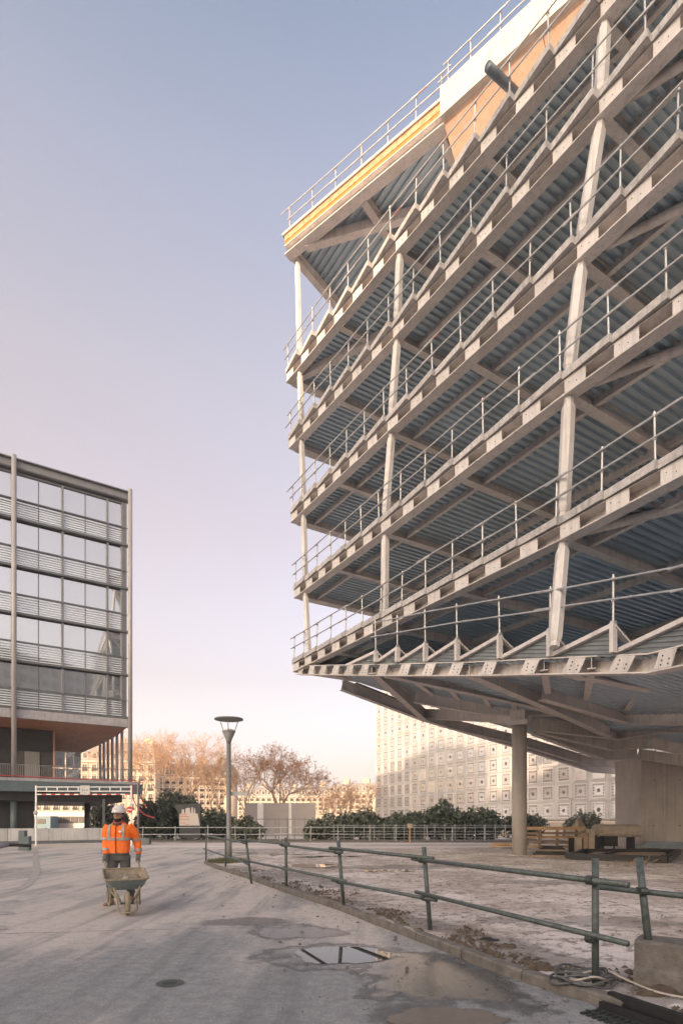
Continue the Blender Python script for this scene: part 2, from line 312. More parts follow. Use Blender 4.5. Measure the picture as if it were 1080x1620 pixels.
# ------------------------------------------------------------------ ground
def ground_mat(name, dry, dry2, dusty, blobs, bump=0.35, bscale=90.0, dust_scale=0.35, wet_k=0.5, rough=0.85, rutdir=None, clump=.3, speck=60.0, dy0=0, dy1=0, spk=.5):
    m = bpy.data.materials.new(name); m.use_nodes = True; t = m.node_tree; nn = t.nodes.new; L = t.links.new
    b = t.nodes['Principled BSDF']; geo = nn('ShaderNodeNewGeometry'); pos = geo.outputs['Position']
    def nz(scale, det=6, rgh=.6, vec=pos):
        n = nn('ShaderNodeTexNoise'); n.inputs['Scale'].default_value = scale; n.inputs['Detail'].default_value = det; n.inputs['Roughness'].default_value = rgh
        L(vec, n.inputs['Vector']); return n.outputs['Fac']
    def math_(op, a, b_=None, clamp=False):
        n = nn('ShaderNodeMath'); n.operation = op; n.use_clamp = clamp
        for i, x in enumerate((a, b_)):
            if x is None: continue
            if isinstance(x, (int, float)): n.inputs[i].default_value = x
            else: L(x, n.inputs[i])
        return n.outputs[0]
    def rng(x, a, b_, c=0.0, d=1.0):
        n = nn('ShaderNodeMapRange'); n.interpolation_type = 'SMOOTHSTEP'
        for i, q in enumerate((a, b_, c, d)): n.inputs[i+1].default_value = q
        L(x, n.inputs[0]); return n.outputs[0]
    def mix(f, a, c, blend='MIX'):
        n = nn('ShaderNodeMix'); n.data_type = 'RGBA'; n.blend_type = blend
        if isinstance(f, (int, float)): n.inputs[0].default_value = f
        else: L(f, n.inputs[0])
        for i, x in ((6, a), (7, c)):
            if isinstance(x, tuple): n.inputs[i].default_value = (*x, 1)
            else: L(x, n.inputs[i])
        return n.outputs[2]
    fine = nz(140, 3, .7); mid = nz(9, 6, .65); big = nz(dust_scale, 5, .55)
    c = mix(rng(mid, .35, .65), dry, dry2)
    dv = nn('ShaderNodeVectorMath'); dv.operation = 'MULTIPLY'; dv.inputs[1].default_value = rutdir or (1, 1, 1); L(pos, dv.inputs[0])
    big2 = nz(dust_scale*1.7, 7, .6, dv.outputs[0])
    sxyz = nn('ShaderNodeSeparateXYZ'); L(pos, sxyz.inputs[0])
    dm = math_('ADD', big2, rng(sxyz.outputs[1], dy0, dy1, -.11, .09)) if dy1 else big2
    c = mix(math_('MULTIPLY', rng(dm, .42, .62), .8), c, dusty)
    c = mix(math_('MULTIPLY', rng(fine, .55, .75), .55), c, tuple(x*.45 for x in dry))
    c = mix(math_('MULTIPLY', rng(nz(55, 2, .5), .64, .74), .5), c, tuple(min(1, x*1.5) for x in dusty))
    # smudges and specks
    c = mix(math_('MULTIPLY', rng(nz(2.3, 8, .7), .56, .70), .45), c, tuple(x*.5 for x in dry))
    cl = rng(nz(5.5, 10, .72), .50, .60); c = mix(math_('MULTIPLY', cl, clump), c, tuple(x*.55 for x in dry))
    vo = nn('ShaderNodeTexVoronoi'); vo.inputs['Scale'].default_value = speck; L(pos, vo.inputs['Vector'])
    c = mix(math_('MULTIPLY', rng(vo.outputs['Distance'], .12, .24, 1, 0), spk), c, tuple(x*.42 for x in dry))
    vo2 = nn('ShaderNodeTexVoronoi'); vo2.inputs['Scale'].default_value = speck*.6; L(pos, vo2.inputs['Vector'])
    c = mix(math_('MULTIPLY', rng(vo2.outputs['Distance'], .10, .2, 1, 0), .45), c, tuple(min(1, x*1.2) for x in dusty))
    if dy1:
        tv = nn('ShaderNodeVectorMath'); tv.operation = 'MULTIPLY'; tv.inputs[1].default_value = (2.0, .13, 1); L(pos, tv.inputs[0])
        tk = nz(1.1, 7, .6, tv.outputs[0]); c = mix(math_('MULTIPLY', rng(tk, .50, .62), .42), c, tuple(x*.62 for x in dry)); c = mix(math_('MULTIPLY', rng(tk, .36, .26), .5), c, dusty)
        c = mix(math_('MULTIPLY', rng(nz(26, 6, .75), .52, .68), .38), c, tuple(x*.5 for x in dry))
    # damp and wet places: ellipses (x, y, rx, ry, angle, strength) broken up by noise
    wn = math_('SUBTRACT', nz(1.6, 6, .62), .5); wet = None
    for (x, y, rx, ry, a, st) in blobs:
        s1 = nn('ShaderNodeVectorMath'); s1.operation = 'SUBTRACT'; s1.inputs[1].default_value = (x, y, 0); L(pos, s1.inputs[0])
        r1 = nn('ShaderNodeVectorRotate'); r1.rotation_type = 'Z_AXIS'; r1.inputs['Angle'].default_value = -a; L(s1.outputs[0], r1.inputs['Vector'])
        m1 = nn('ShaderNodeVectorMath'); m1.operation = 'MULTIPLY'; m1.inputs[1].default_value = (1/rx, 1/ry, 0); L(r1.outputs[0], m1.inputs[0])
        ln = nn('ShaderNodeVectorMath'); ln.operation = 'LENGTH'; L(m1.outputs[0], ln.inputs[0])
        k = math_('ADD', math_('SUBTRACT', 1.0, ln.outputs['Value']), math_('MULTIPLY', wn, 1.8))
        k = math_('MULTIPLY', rng(k, -.05, .45), st)
        wet = k if wet is None else math_('MAXIMUM', wet, k)
    if wet is None: wet = math_('MULTIPLY', big, 0.0)
    dark = rng(wet, 0.05, 0.5, 1.0, wet_k)
    comb = nn('ShaderNodeCombineColor'); [L(dark, comb.inputs[i]) for i in range(3)]
    c = mix(1.0, c, comb.outputs[0], 'MULTIPLY'); L(c, b.inputs['Base Color'])
    L(rng(wet, 0.3, 0.95, rough, 0.14), b.inputs['Roughness']); b.inputs['Specular IOR Level'].default_value = .9
    h = math_('ADD', math_('MULTIPLY', nz(bscale, 4, .6), .6), math_('MULTIPLY', nz(bscale*.22, 5, .6), 1.0))
    bp = nn('ShaderNodeBump'); bp.inputs['Distance'].default_value = .02
    L(rng(wet, .3, 1.0, bump, bump*.16), bp.inputs['Strength']); L(h, bp.inputs['Height']); L(bp.outputs[0], b.inputs['Normal'])
    return m

g = gr(390, 1458); g2 = gr(690, 1545); g3 = gr(540, 1510); g4 = gr(470, 1475); g5 = gr(690, 1608)
ROADM = ground_mat('dusty_asphalt', (0.205, 0.212, 0.222), (0.28, 0.283, 0.29), (0.60, 0.52, 0.475),
    [(g.x, g.y, .75, .55, 0, .45), (g4.x, g4.y, .8, .6, -.3, .75), (g2.x, g2.y, .85, 1.35, .2, 1.0), (g3.x-.05, g3.y, .95, .75, 0, .8), (g5.x-.1, g5.y, .5, .5, 0, .5), (-7.5, 9.6, .8, 1.0, 0, .3), (-11, 17, 3, 2.5, 0, .25), (1.9, 5.6, .35, 1.6, .45, .5)],
    bump=.7, bscale=110, dust_scale=.22, rutdir=(1.6, .55, 1), wet_k=.42, clump=.22, speck=75, dy0=4.0, dy1=9, spk=.22)
FARM = ground_mat('pale_dusty_yard', (0.42, 0.37, 0.335), (0.55, 0.48, 0.435), (0.68, 0.59, 0.54), [(-4, 27.5, 3.2, 2.0, .2, .9), (-1.5, 31, 6, 2.2, .1, .8), (5, 37, 6, 1.3, .1, .55)], bump=.4, bscale=60, dust_scale=.15, rutdir=(.5, 1.5, 1))
DIRTM = ground_mat('rutted_soil', (0.34, 0.275, 0.24), (0.50, 0.425, 0.385), (0.72, 0.65, 0.62),
    [(1.2, 7.9, 1.3, .45, -.95, .45), (-2.0, 15.5, 3.5, 1.3, -.9, .5), (2, 18, 3.8, 1.0, .1, .5), (0, 12.5, 1.5, .6, -.8, .4), (3.3, 8.2, 2.0, .5, -.1, .4), (2.0, 6.2, .45, 1.6, .45, .5), (.5, 9.2, .5, 2.0, .4, .5), (-1.4, 13.0, .6, 2.6, .42, .55), (2.6, 5.0, .5, 1.0, .5, .55), (5.5, 13.5, 3.5, .7, .1, .4)], bump=1.0, bscale=45, dust_scale=.3, wet_k=.55, rough=.9, clump=.85, speck=38)

mb = MB(); mb.quad((-700, -300, -.02), (700, -300, -.02), (700, 900, -.02), (-700, 900, -.02)); struct('ground', mb, FARM)
def fan(mbx, pts, z):
    mbx.add([(p[0], p[1], z) for p in pts], [tuple(range(len(pts)))])
KC = [(-4.93, 20.5), (-4.1, 18.4), (-2.5, 15.05), (-1.3, 12.3), (-.22, 10.03), (.55, 8.15), (1.17, 6.6), (1.59, 5.53), (2.07, 4.67), (2.75, 3.6), (3.6, 2.4), (5.0, 0.6), (7.5, -2.0)]
mb = MB()
rd = [(-60, -12), (12, -12)]+[(p[0]+.1, p[1]) for p in KC[::-1]]+[(-4.6, 26), (-8, 33), (-60, 33)]
fan(mb, rd, 0.0); struct('road', mb, ROADM)

def catmull(pts, n):
    P = [V((p[0], p[1], p[2] if len(p) > 2 else 0)) for p in pts]; o = []
    P = [P[0]*2-P[1]]+P+[P[-1]*2-P[-2]]
    for i in range(1, len(P)-2):
        for k in range(n):
            t = k/n; a, b, c, d = P[i-1:i+3]
            o.append(.5*((2*b)+(c-a)*t+(2*a-5*b+4*c-d)*t*t+(3*b-a-3*c+d)*t**3))
    o.append(P[-2]); return o
kc = catmull(KC, 24)
farc = catmull([(-4.7, 21.3), (-4.3, 23.2), (-1.5, 27), (4, 31), (12, 33.5), (22, 34), (31, 31), (36, 25), (38, 18), (39, 12), (40, 7), (41, 2), (42, -4)], 24)
mb = MB(); NJ = 110; nI = len(kc); vs = []
for i in range(nI):
    for j in range(NJ):
        t = (j/(NJ-1))**1.9
        p = kc[i].lerp(farc[i], t); x, y = p.x, p.y
        if j == 0: x += .07+.03*noise.noise(V((x*3, y*3, 9))); y += .04
        e = min(1, t*14+.25); e2 = min(1, (1-t)*25)
        z = .075+.035*noise.noise(V((x*.9, y*.9, 3)))+.03*noise.noise(V((x*2.7, y*2.7, 8)))*e+.016*noise.noise(V((x*7, y*7, 1)))+.01*noise.noise(V((x*15, y*15, 5)))
        if j < 5: z += .035*max(0, noise.noise(V((x*1.8, y*1.8, 4)))+.25)
        vs.append((x, y, z*e2-.03*(1-e2)))
fs = [(i*NJ+j, i*NJ+j+1, (i+1)*NJ+j+1, (i+1)*NJ+j) for i in range(nI-1) for j in range(NJ-1)]
mb.add(vs, fs); struct('dirt_ground', mb, DIRTM, True)

# kerb: single stones
kerb = thing('kerb', 'low dirty stone kerb curving between road and soil', 'kerb', (kc[0].x, kc[0].y, 0)); kerb['kind'] = 'structure'
acc = 0; seg = [kc[0]]; rk = random.Random(3)
def kerb_piece(pts):
    m = MB(); prof = [(0, -.05), (0, .085), (.018, .105), (.105, .108), (.12, .09), (.12, -.05)]; rings = []
    dz = rk.uniform(-.012, .012); dx = rk.uniform(-.008, .008)
    for i, p in enumerate(pts):
        d = (pts[min(i+1, len(pts)-1)]-pts[max(i-1, 0)]).normalized(); sd = V((-d.y, d.x, 0))
        rings.append([p+sd*(o+dx)+V((0, 0, z+(dz if z > 0 else 0))) for o, z in prof])
    m.loft(rings); return m
for a, b in zip(kc, kc[1:]):
    if b.y < 3.9: break
    acc += (b-a).length; seg.append(b)
    if acc > .98:
        pts = list(seg); d = (pts[-1]-pts[-2]).normalized(); pts[-1] = pts[-1]-d*.012
        kerb_piece(pts).build('kerb_stone', 'kerb', kerb); seg = [b]; acc = 0

# puddles: thin sheets of standing water with uneven outlines
WATER = bpy.data.materials.new('still_water'); WATER.use_nodes = True
_b = WATER.node_tree.nodes['Principled BSDF']; _b.inputs['Base Color'].default_value = (.035, .03, .027, 1); _b.inputs['Roughness'].default_value = .015; _b.inputs['IOR'].default_value = 1.33
_b.inputs['Specular IOR Level'].default_value = 1.0
_n = WATER.node_tree.nodes.new('ShaderNodeTexNoise'); _n.inputs['Scale'].default_value = 6
_g = WATER.node_tree.nodes.new('ShaderNodeNewGeometry'); WATER.node_tree.links.new(_g.outputs['Position'], _n.inputs['Vector'])
_p = WATER.node_tree.nodes.new('ShaderNodeBump'); _p.inputs['Strength'].default_value = .02; WATER.node_tree.links.new(_n.outputs['Fac'], _p.inputs['Height']); WATER.node_tree.links.new(_p.outputs[0], _b.inputs['Normal'])
def puddle(cx, cy, rx, ry, a, z, seed):
    m = MB(); n = 96; rings = []
    for f in (.35, .72, .9, 1.0, 1.12):
        rg_ = []
        for k in range(n):
            t = 2*math.pi*k/n; q = V((math.cos(t), math.sin(t), 0))
            r = 1+.3*noise.noise(q*1.3+V((seed, 0, 0)))+.16*noise.noise(q*2.6+V((0, seed, 0)))+.05*noise.noise(q*8+V((0, 0, seed)))
            p = rz(a) @ V((rx*r*f*q.x, ry*r*f*q.y, 0)); rg_.append((cx+p.x, cy+p.y, z))
        rings.append(rg_)
    m.loft(rings, cap=False); m.add(rings[0], [tuple(range(n))]); o = struct('puddle', m, WATER)
    at_ = o.data.attributes.new('film', 'FLOAT', 'POINT'); vals = [1.0]*n+[1.0]*n+[.75]*n+[.4]*n+[0.0]*n+[1.0]*n
    at_.data.foreach_set('value', vals[:len(o.data.vertices)]); return o
def film(m_):
    t = m_.node_tree; at_ = t.nodes.new('ShaderNodeAttribute'); at_.attribute_name = 'film'; tr = t.nodes.new('ShaderNodeBsdfTransparent'); mx = t.nodes.new('ShaderNodeMixShader')
    gg = t.nodes.new('ShaderNodeNewGeometry'); nz = t.nodes.new('ShaderNodeTexNoise'); nz.inputs['Scale'].default_value = 9; nz.inputs['Detail'].default_value = 5; t.links.new(gg.outputs['Position'], nz.inputs['Vector'])
    ad = t.nodes.new('ShaderNodeMath'); ad.operation = 'ADD'; t.links.new(at_.outputs['Fac'], ad.inputs[0]); t.links.new(nz.outputs['Fac'], ad.inputs[1])
    mr = t.nodes.new('ShaderNodeMapRange'); mr.interpolation_type = 'SMOOTHSTEP'; mr.inputs[1].default_value = .72; mr.inputs[2].default_value = 1.12; t.links.new(ad.outputs[0], mr.inputs[0])
    bs = t.nodes['Principled BSDF']; t.links.new(mr.outputs[0], mx.inputs[0]); t.links.new(tr.outputs[0], mx.inputs[1]); t.links.new(bs.outputs[0], mx.inputs[2]); t.links.new(mx.outputs[0], t.nodes['Material Output'].inputs['Surface'])
film(WATER)
puddle(g3.x+.03, g3.y-.03, .60, .40, .05, .004, 3.1)
pm_ = puddle(g5.x+.05, g5.y-.05, .45, .26, .1, .004, 9.1); pm_.data.materials[0] = mat('muddy_water', (0.20, 0.17, 0.15), .12, 0, .1, 8, .05, 20); film(pm_.data.materials[0])
for k, (px, py, rx, ry) in enumerate([(500, 1370, .9, .8), (615, 1378, .8, .45), (520, 1356, 1.2, .5), (452, 1352, 1.0, .5)]):
    q = gr(px, py, .07); puddle(q.x, q.y, rx, ry, .1, .092, 11+k*3.3)

# road paint, manhole
def flat_strip(name, pts, wd, z, m, label, cat, kind=None):
    b = MB(); P = [V((p[0], p[1], z)) for p in pts]; vs = []
    for i, p in enumerate(P):
        d = (P[min(i+1, len(P)-1)]-P[max(i-1, 0)]).normalized(); sd = V((-d.y, d.x, 0)); ww = wd*(1+.12*noise.noise(p*3))
        vs += [p+sd*ww/2, p-sd*ww/2]
    b.add(vs, [(2*i, 2*i+1, 2*i+3, 2*i+2) for i in range(len(P)-1)])
    o = b.build(name, m); return tag(o, label, cat, None, kind or 'structure')
WORN = mat('worn_road_paint', (0.24, 0.22, 0.21), .8, 0, .2, 7.0, c2=(0.46, 0.43, 0.41), detail=10)
cv = catmull([tuple(gr(*p)[:2]) for p in ((56, 1341), (57, 1356), (58, 1372), (55, 1386), (44, 1399), (24, 1409), (-10, 1417))], 8)
flat_strip('road_line', [(p.x, p.y) for p in cv], .22, .006, WORN, 'curved white painted line at the left road edge', 'road line')
for k, (x0, x1, y) in enumerate([(-40, 33, 1428), (-50, 24, 1447), (-60, 12, 1471)]):
    a, b = gr(x0, y+3), gr(x1, y-3)
    flat_strip('road_dash', [lerp(a, b, i/8) for i in range(9)], .34, .005+.001*k, WORN, 'short worn white road dash by left picture edge, '+('farthest', 'middle', 'nearest')[k]+' of three', 'road marking')
q = gr(269, 1556)
mb = MB(); ring = []
man = thing('manhole_cover', 'small round iron cover set in the asphalt', 'manhole cover', (q.x, q.y, 0))
n = 28
for r0, r1, z0, z1, nm in ((.085, .125, .007, .007, 'frame'), (0.0, .078, .004, .009, 'lid')):
    b = MB()
    if r0 == 0: b.add([(q.x+r1*math.cos(2*math.pi*k/n), q.y+r1*math.sin(2*math.pi*k/n), .006+.0) for k in range(n)], [tuple(range(n))]); [b.box((q.x-.05+.02*k, q.y, .008), (.008, .09, .004)) for k in range(6)]
    else: b.add([(q.x+r*math.cos(2*math.pi*k/n), q.y+r*math.sin(2*math.pi*k/n), z0) for r in (r0, r1) for k in range(n)], [(k, (k+1) % n, n+(k+1) % n, n+k) for k in range(n)])
    b.build(nm, 'clamp', man)

cr_ = [lerp(gr(-20, 1478), gr(430, 1466), i/40) for i in range(41)]
flat_strip('road_crack', [(p.x, p.y+.05*noise.noise(V((p.x*2, 0, 1)))+.02*noise.noise(V((p.x*9, 0, 4)))) for p in cr_], .014, .003, 'clamp', 'thin dark crack running across the asphalt', 'crack')
# ------------------------------------------------------------------ the steel building on the right
LZ = [8.57, 12.12, 15.67, 19.2, 22.1]
LP = [[(463, 1063), (604, 994), (884, 855), (1076, 753)],
      [(465, 946), (602, 844), (891, 625), (1057, 506)],
      [(460, 826), (612, 684), (911, 412), (1020, 310)],
      [(457, 709), (621, 536), (946, 182), (1039, 86)],
      [(453, 604), (625, 399), (948, 30), (1010, -42)]]
nodes = []
for z, pp in zip(LZ, LP):
    q = [lv(*p, z) for p in pp]; d = (q[3]-q[2]).normalized(); q[3] = q[2]+d*7.8; nodes.append(q)
U = (nodes[1][2]-nodes[1][0]).normalized(); U.z = 0; U.normalize(); NI = V((-U.y, U.x, 0)); 
if NI.x < 0: NI = -NI
DEPTH = 15.0
bld = thing('steel_building', 'unfinished beige steel frame building with saw-tooth floor edges and folded belly', 'building', (8, 24, 0))
FLN = ['first', 'second', 'third', 'fourth', 'fifth']
TIPS = []
BH = .37       # edge beam height
for k in range(5):
    nd = nodes[k]; z = LZ[k]; tips = []
    slab = MB(); poly = [(p.x+NI.x*.5, p.y+NI.y*.5) for p in nd]+[(p.x+NI.x*DEPTH, p.y+NI.y*DEPTH) for p in nd[::-1]]
    slab.prism(poly, z+BH+.12, z+BH+.24); sl = slab.build('floor_slab', 'concrete', bld)
    for bi in range(3):
        A, B = nd[bi], nd[bi+1]; d = (B-A).normalized(); n_in = V((-d.y, d.x, 0)); n_in = n_in if n_in.dot(NI) > 0 else -n_in
        L = (B-A).length; nt_ = 6
        up = V((0, 0, 1)); c0 = n_in*.18
        bm = MB(); bm.ibeam(A+c0-(d*.05 if bi == 0 else V((0, 0, 0))), B+c0, .36, BH, .03, .025, wo=.14*(1 if d.cross(V((0, 0, 1))).dot(n_in) > 0 else -1)); bm.build('edge_beam', 'steel', sl)
        dk = MB(); p0 = z+BH-.10
        corrugate(dk, [V((p.x, p.y, p0)) for p in (A+NI*.36, B+NI*.36, B+NI*DEPTH, A+NI*DEPTH)], NI, .25, .085); dk.build('metal_deck', 'deck', sl)
        for i in range(nt_):
            t0, t1 = i/nt_, (i+1)/nt_
            S, T = A.lerp(B, t0), A.lerp(B, t1); p = (.09, .11, .16, .21, .24)[k]
            out_ = -n_in
            e = MB(); zz = z+BH+.004; hh = .2
            S0, T0 = S+out_*.02, T+out_*p-d*.012
            pl = [S0, T0, T+n_in*.52-d*.012, S+n_in*.52]
            e.prism([(q.x, q.y) for q in pl], zz+.03, zz+hh-.02, 0)
            # edge trim strip in front of the concrete
            tr = (T0-S0).normalized(); on = V((tr.y, -tr.x, 0)); on = on if on.dot(out_) > 0 else -on
            e.bar(S0+on*.014+V((0, 0, BH+.10)), T0+on*.014+V((0, 0, BH+.10)), .025, .19, mi=1)
            e.bar(T0+V((0, 0, BH+.10)), T0+n_in*(p-.02)+V((0, 0, BH+.10)), .025, .185, mi=1)
            e.build('slab_edge', ['concrete', 'edge'], sl)
            # stiffener plate in the beam
            pw = .58
            a0 = S+d*.02; 
            pm = MB(); pm.bar(a0+n_in*.012+V((0, 0, BH/2)), a0+d*pw+n_in*.012+V((0, 0, BH/2)), .022, BH-.064)
            for bx_, bz_ in ((.12, .05), (.33, -.04)):
                pm.bar(a0+d*bx_-n_in*.006+V((0, 0, BH/2+bz_)), a0+d*(bx_+.016)-n_in*.006+V((0, 0, BH/2+bz_)), .012, .016, mi=1)
            pm.build('stiffener_plate', ['plate', 'clamp'], sl)
            tips.append(T+out_*(p-.1)-d*.1)
            if i == 0 and bi == 0: first = S+d*.15
        # cross beams at the column and mid bay, and joists along the facade
        for t in (0.0, .5):
            P = A.lerp(B, t)+d*(.18 if (bi == 0 and t == 0) else 0); c = MB(); c.ibeam(P+NI*.36+V((0, 0, .01)), P+NI*DEPTH+V((0, 0, .01)), .26, BH-.02, .025, .02); c.build('cross_beam', 'steel', sl)
        for off in ((1.15, 4.4, 9.0) if not (k >= 3 and bi == 0) else (4.4, 9.0)):
            c = MB(); c.ibeam(A+NI*off+V((0, 0, .09)), B+NI*off+V((0, 0, .09)), .13, BH-.11, .018, .015); c.build('joist', 'steel', sl)
    # diagonal round brace just right of the third column
    dg = (U*.89+NI*.45).normalized(); P = nd[2]+U*.55+NI*.42+V((0, 0, .13))
    if k < 4:
        b = MB(); b.tube([P, P+dg*7.5], .11, 14); b.build('brace_tube', 'steel', sl, True)
    if k in (4,):
        b = MB(); P = nd[0]+U*.3+NI*.4+V((0, 0, -.03)); b.bar(P, P+dg*9, .26, .3, off=(0, .15)); b.build('diagonal_beam', 'steel', sl)
    # end beam under the far end
    b = MB(); b.ibeam(nd[0]+U*.05+NI*.36, nd[0]+U*.05+NI*DEPTH, .34, BH, .03, .02); b.build('end_beam', 'steel', sl)
    TIPS.append((first, tips))

# columns (one lift per storey) : hexagonal steel section with narrowed ends
def on_edge(k, px, bay):
    A, B = nodes[k][bay], nodes[k][bay+1]
    best = min((abs(540+F*A.lerp(B, t/400).x/A.lerp(B, t/400).y-px), t/400) for t in range(401))[1]
    return A.lerp(B, best)
RZ = 28.0
ra, rb_, rc = lv(450, 402, RZ), lv(700, 195, RZ), lv(915, 2, RZ)
rd_ = rc+(rc-rb_).normalized()*14
def column(p0, p1, r=.19, name='column'):
    d = (p1-p0).normalized(); m = MB(); pts = [p0, p0+d*.14, p0+d*.15, p0+d*.26, p1-d*.26, p1-d*.15, p1-d*.14, p1]
    m.tube(pts, [r*.72, r*.72, r*.8, r, r, r*.8, r*.72, r*.72], 6); return m.build(name, 'column', bld)
c1x = [482, 477, 474, 471, 468]; c3x = [882, 903, 921, 941, 956]; c2x = [601, 605, 614, 623, 631]
for cx_, bay, foot, r in ((c1x, 0, None, .145), (c2x, 0, None, .165), (c3x, 1, at(876, 1024, 14.0), .17)):
    P = []
    for k in range(5):
        q = on_edge(k, cx_[k], bay); 
        P.append(q+NI*.2+V((0, 0, -.01)))
    lo = foot
    for k in range(5):
        if lo is not None: column(lo, P[k], r)
        lo = P[k]+V((0, 0, BH+.26))
    top = lv(463, 412, RZ-.1)+NI*.25 if cx_ is c1x else None
    if top is not None: column(lo, top, r)

# --- roof
rf = MB(); RD = 14
rU = (rb_-ra).normalized(); rN = V((-rU.y, rU.x, 0)); rN = rN if rN.dot(NI) > 0 else -rN
rf.prism([(p.x, p.y) for p in (ra-rN*.06-rU*.1, rb_-rN*.06, rb_+rN*RD, ra+rN*RD-rU*.1)], RZ+.87, RZ+.98)
roof = rf.build('roof_slab', 'roofcon', bld)
b = MB(); b.bar(ra+rN*.03+V((0, 0, .73)), rb_+rN*.03+V((0, 0, .73)), .04, .26); b.build('formwork_strip', 'plyp', roof)
b = MB(); b.bar(ra+rN*.05+V((0, 0, .52)), rb_+rN*.05+V((0, 0, .52)), .04, .155); b.build('formwork_board', 'ply', roof)
b = MB(); b.ibeam(ra+rN*.24-rU*.02, rb_+rN*.24, .46, .42, .035, .03); b.build('edge_beam', 'steel', roof)
b = MB(); corrugate(b, [V((p.x, p.y, RZ+.45)) for p in (ra+rN*.4, rb_+rN*.4+rU*6, rb_+rN*RD+rU*6, ra+rN*RD)], rU-rN*.35, .30, .09); b.build('metal_deck', 'deck', roof)
for s, ln in ((.2, RD), (4.2, RD), (7.9, RD)):
    b = MB(); P = ra+rU*s+rN*.45; b.ibeam(P, P+rN*ln, .3, .42, .03, .02); b.build('cross_beam', 'steel', roof)
b = MB(); P = ra+rU*1.0+rN*.4+V((0, 0, -.08)); b.bar(P, P+(rU*.93+rN*.37)*9.5, .32, .4, off=(0, .2)); b.build('diagonal_beam', 'steel', roof)
# thick right part with folded soffit
b = MB(); wU = (rc-rb_).normalized(); wN = V((-wU.y, wU.x, 0)); wN = wN if wN.dot(NI) > 0 else -wN
for a_, c_ in ((rb_, rc.lerp(rd_, .45)), (rc.lerp(rd_, .45)+wU*.02, rd_)):
    b = MB(); b.bar(a_+wN*.05+V((0, 0, .62)), c_+wN*.05+V((0, 0, .62)), .5, 1.1); b.build('parapet', 'roofcon', roof)
nP = 5
for i in range(nP):
    p, q = rb_.lerp(rd_, i/nP)+wU*.012, rb_.lerp(rd_, (i+1)/nP)-wU*.012; b = MB()
    dn = wN*2.6+V((0, 0, -2.0)); th = V((0, 0, .12))
    pts = [p, q, q+dn, p+dn]; pts = [x+V((0, 0, .06))+wN*.02 for x in pts]
    b.add(pts+[x+th for x in pts], BF); b.build('soffit_panel', 'soffit', roof)
b = MB(); b.tube([at(816, 148, 17.0), at(771, 105, 16.2)], .125, 16); b.build('exhaust_pipe', 'bluesteel', roof, True)

# --- folded belly
B0 = [(467, 1067, 27.0), (588, 1069, 21.0), (742, 1069.5, 17.0), (872, 1067, 14.4), (1022, 1065, 12.2), (1080, 1053, 11.2), (1230, 1010, 9.6), (1420, 950, 8.2), (1760, 845, 6.9)]
b0 = [at(*p) for p in B0]
HB = .42
belly = None
deckb = MB()
VV = [V(p)+V((0, 0, .36)) for p in b0]
W0, W1, W2, W3 = at(545, 1072, 28.7), at(668, 1114, 31.0), at(826, 1158, 34.9), at(985, 1205, 39)
M1, M2, M3, M4, M5 = at(838, 1126, 24.2), at(965, 1150, 24.5), at(989, 1126, 21.5), at(1080, 1128, 20), at(1300, 1100, 18)
K1, K2 = at(1000, 1185, 31), at(1350, 1185, 30)
for tri in ((VV[0], VV[1], W0), (VV[1], W1, W0), (VV[1], M1, W1), (VV[1], VV[2], M1), (VV[2], M3, M1), (M3, M2, M1), (VV[2], VV[3], M3), (VV[3], VV[4], M3), (VV[4], VV[5], M4), (VV[4], M4, M3), (VV[5], VV[6], M5), (VV[5], M5, M4), (VV[6], VV[7], M5), (VV[7], VV[8], M5), (VV[8], K2, M5),
            (W1, M1, W2), (M1, M2, W2), (M2, K1, W2), (W2, K1, W3), (M2, M3, M4), (M2, M4, K1), (M4, M5, K2), (M4, K2, K1)):
    d = MB(); corrugate(d, list(tri), NI if tri[0] is not VV[5] else NI, .26, .06); p = d.build('belly_deck', 'deck', bld)
    if belly is None: belly = p
# edge beam with plates
for i in range(len(b0)-1):
    A, B = b0[i], b0[i+1]; d = (B-A).normalized(); n_in = V((-d.y, d.x, 0)).normalized(); n_in = n_in if n_in.dot(NI) > 0 else -n_in
    m = MB(); m.ibeam(A+n_in*.18, B+n_in*.18, .36, HB, .03, .025, wo=.13*(1 if d.cross(V((0, 0, 1))).dot(n_in) > 0 else -1)); m.build('belly_edge_beam', 'steel', bld)
    L = (B-A).length; npl = max(1, round(L/1.25))
    for j in range(npl):
        s = (j+.5)/npl*L; pm = MB(); P = A+d*s; lean = d*.06; u = n_in.cross(d); u = u if u.z > 0 else -u
        q = [P-d*.24-lean, P+d*.24-lean, P+d*.24+lean, P-d*.24+lean]
        pts = [q[0]+u*.037, q[1]+u*.037, q[2]+u*(HB-.037), q[3]+u*(HB-.037)]
        pm.add([x-n_in*.006 for x in pts]+[x+n_in*.016 for x in pts], [(0, 1, 2, 3), (7, 6, 5, 4), (0, 4, 5, 1), (1, 5, 6, 2), (2, 6, 7, 3), (3, 7, 4, 0)])
        for bx_, bz_ in ((-.1, .11), (.1, .11), (-.08, .2), (.12, .2), (-.06, .29)):
            c = P+d*bx_+u*bz_-n_in*.012; pm.bar(c-d*.014, c+d*.014, .014, .028, mi=1)
        pm.build('stiffener_plate', ['plate', 'clamp'], bld)
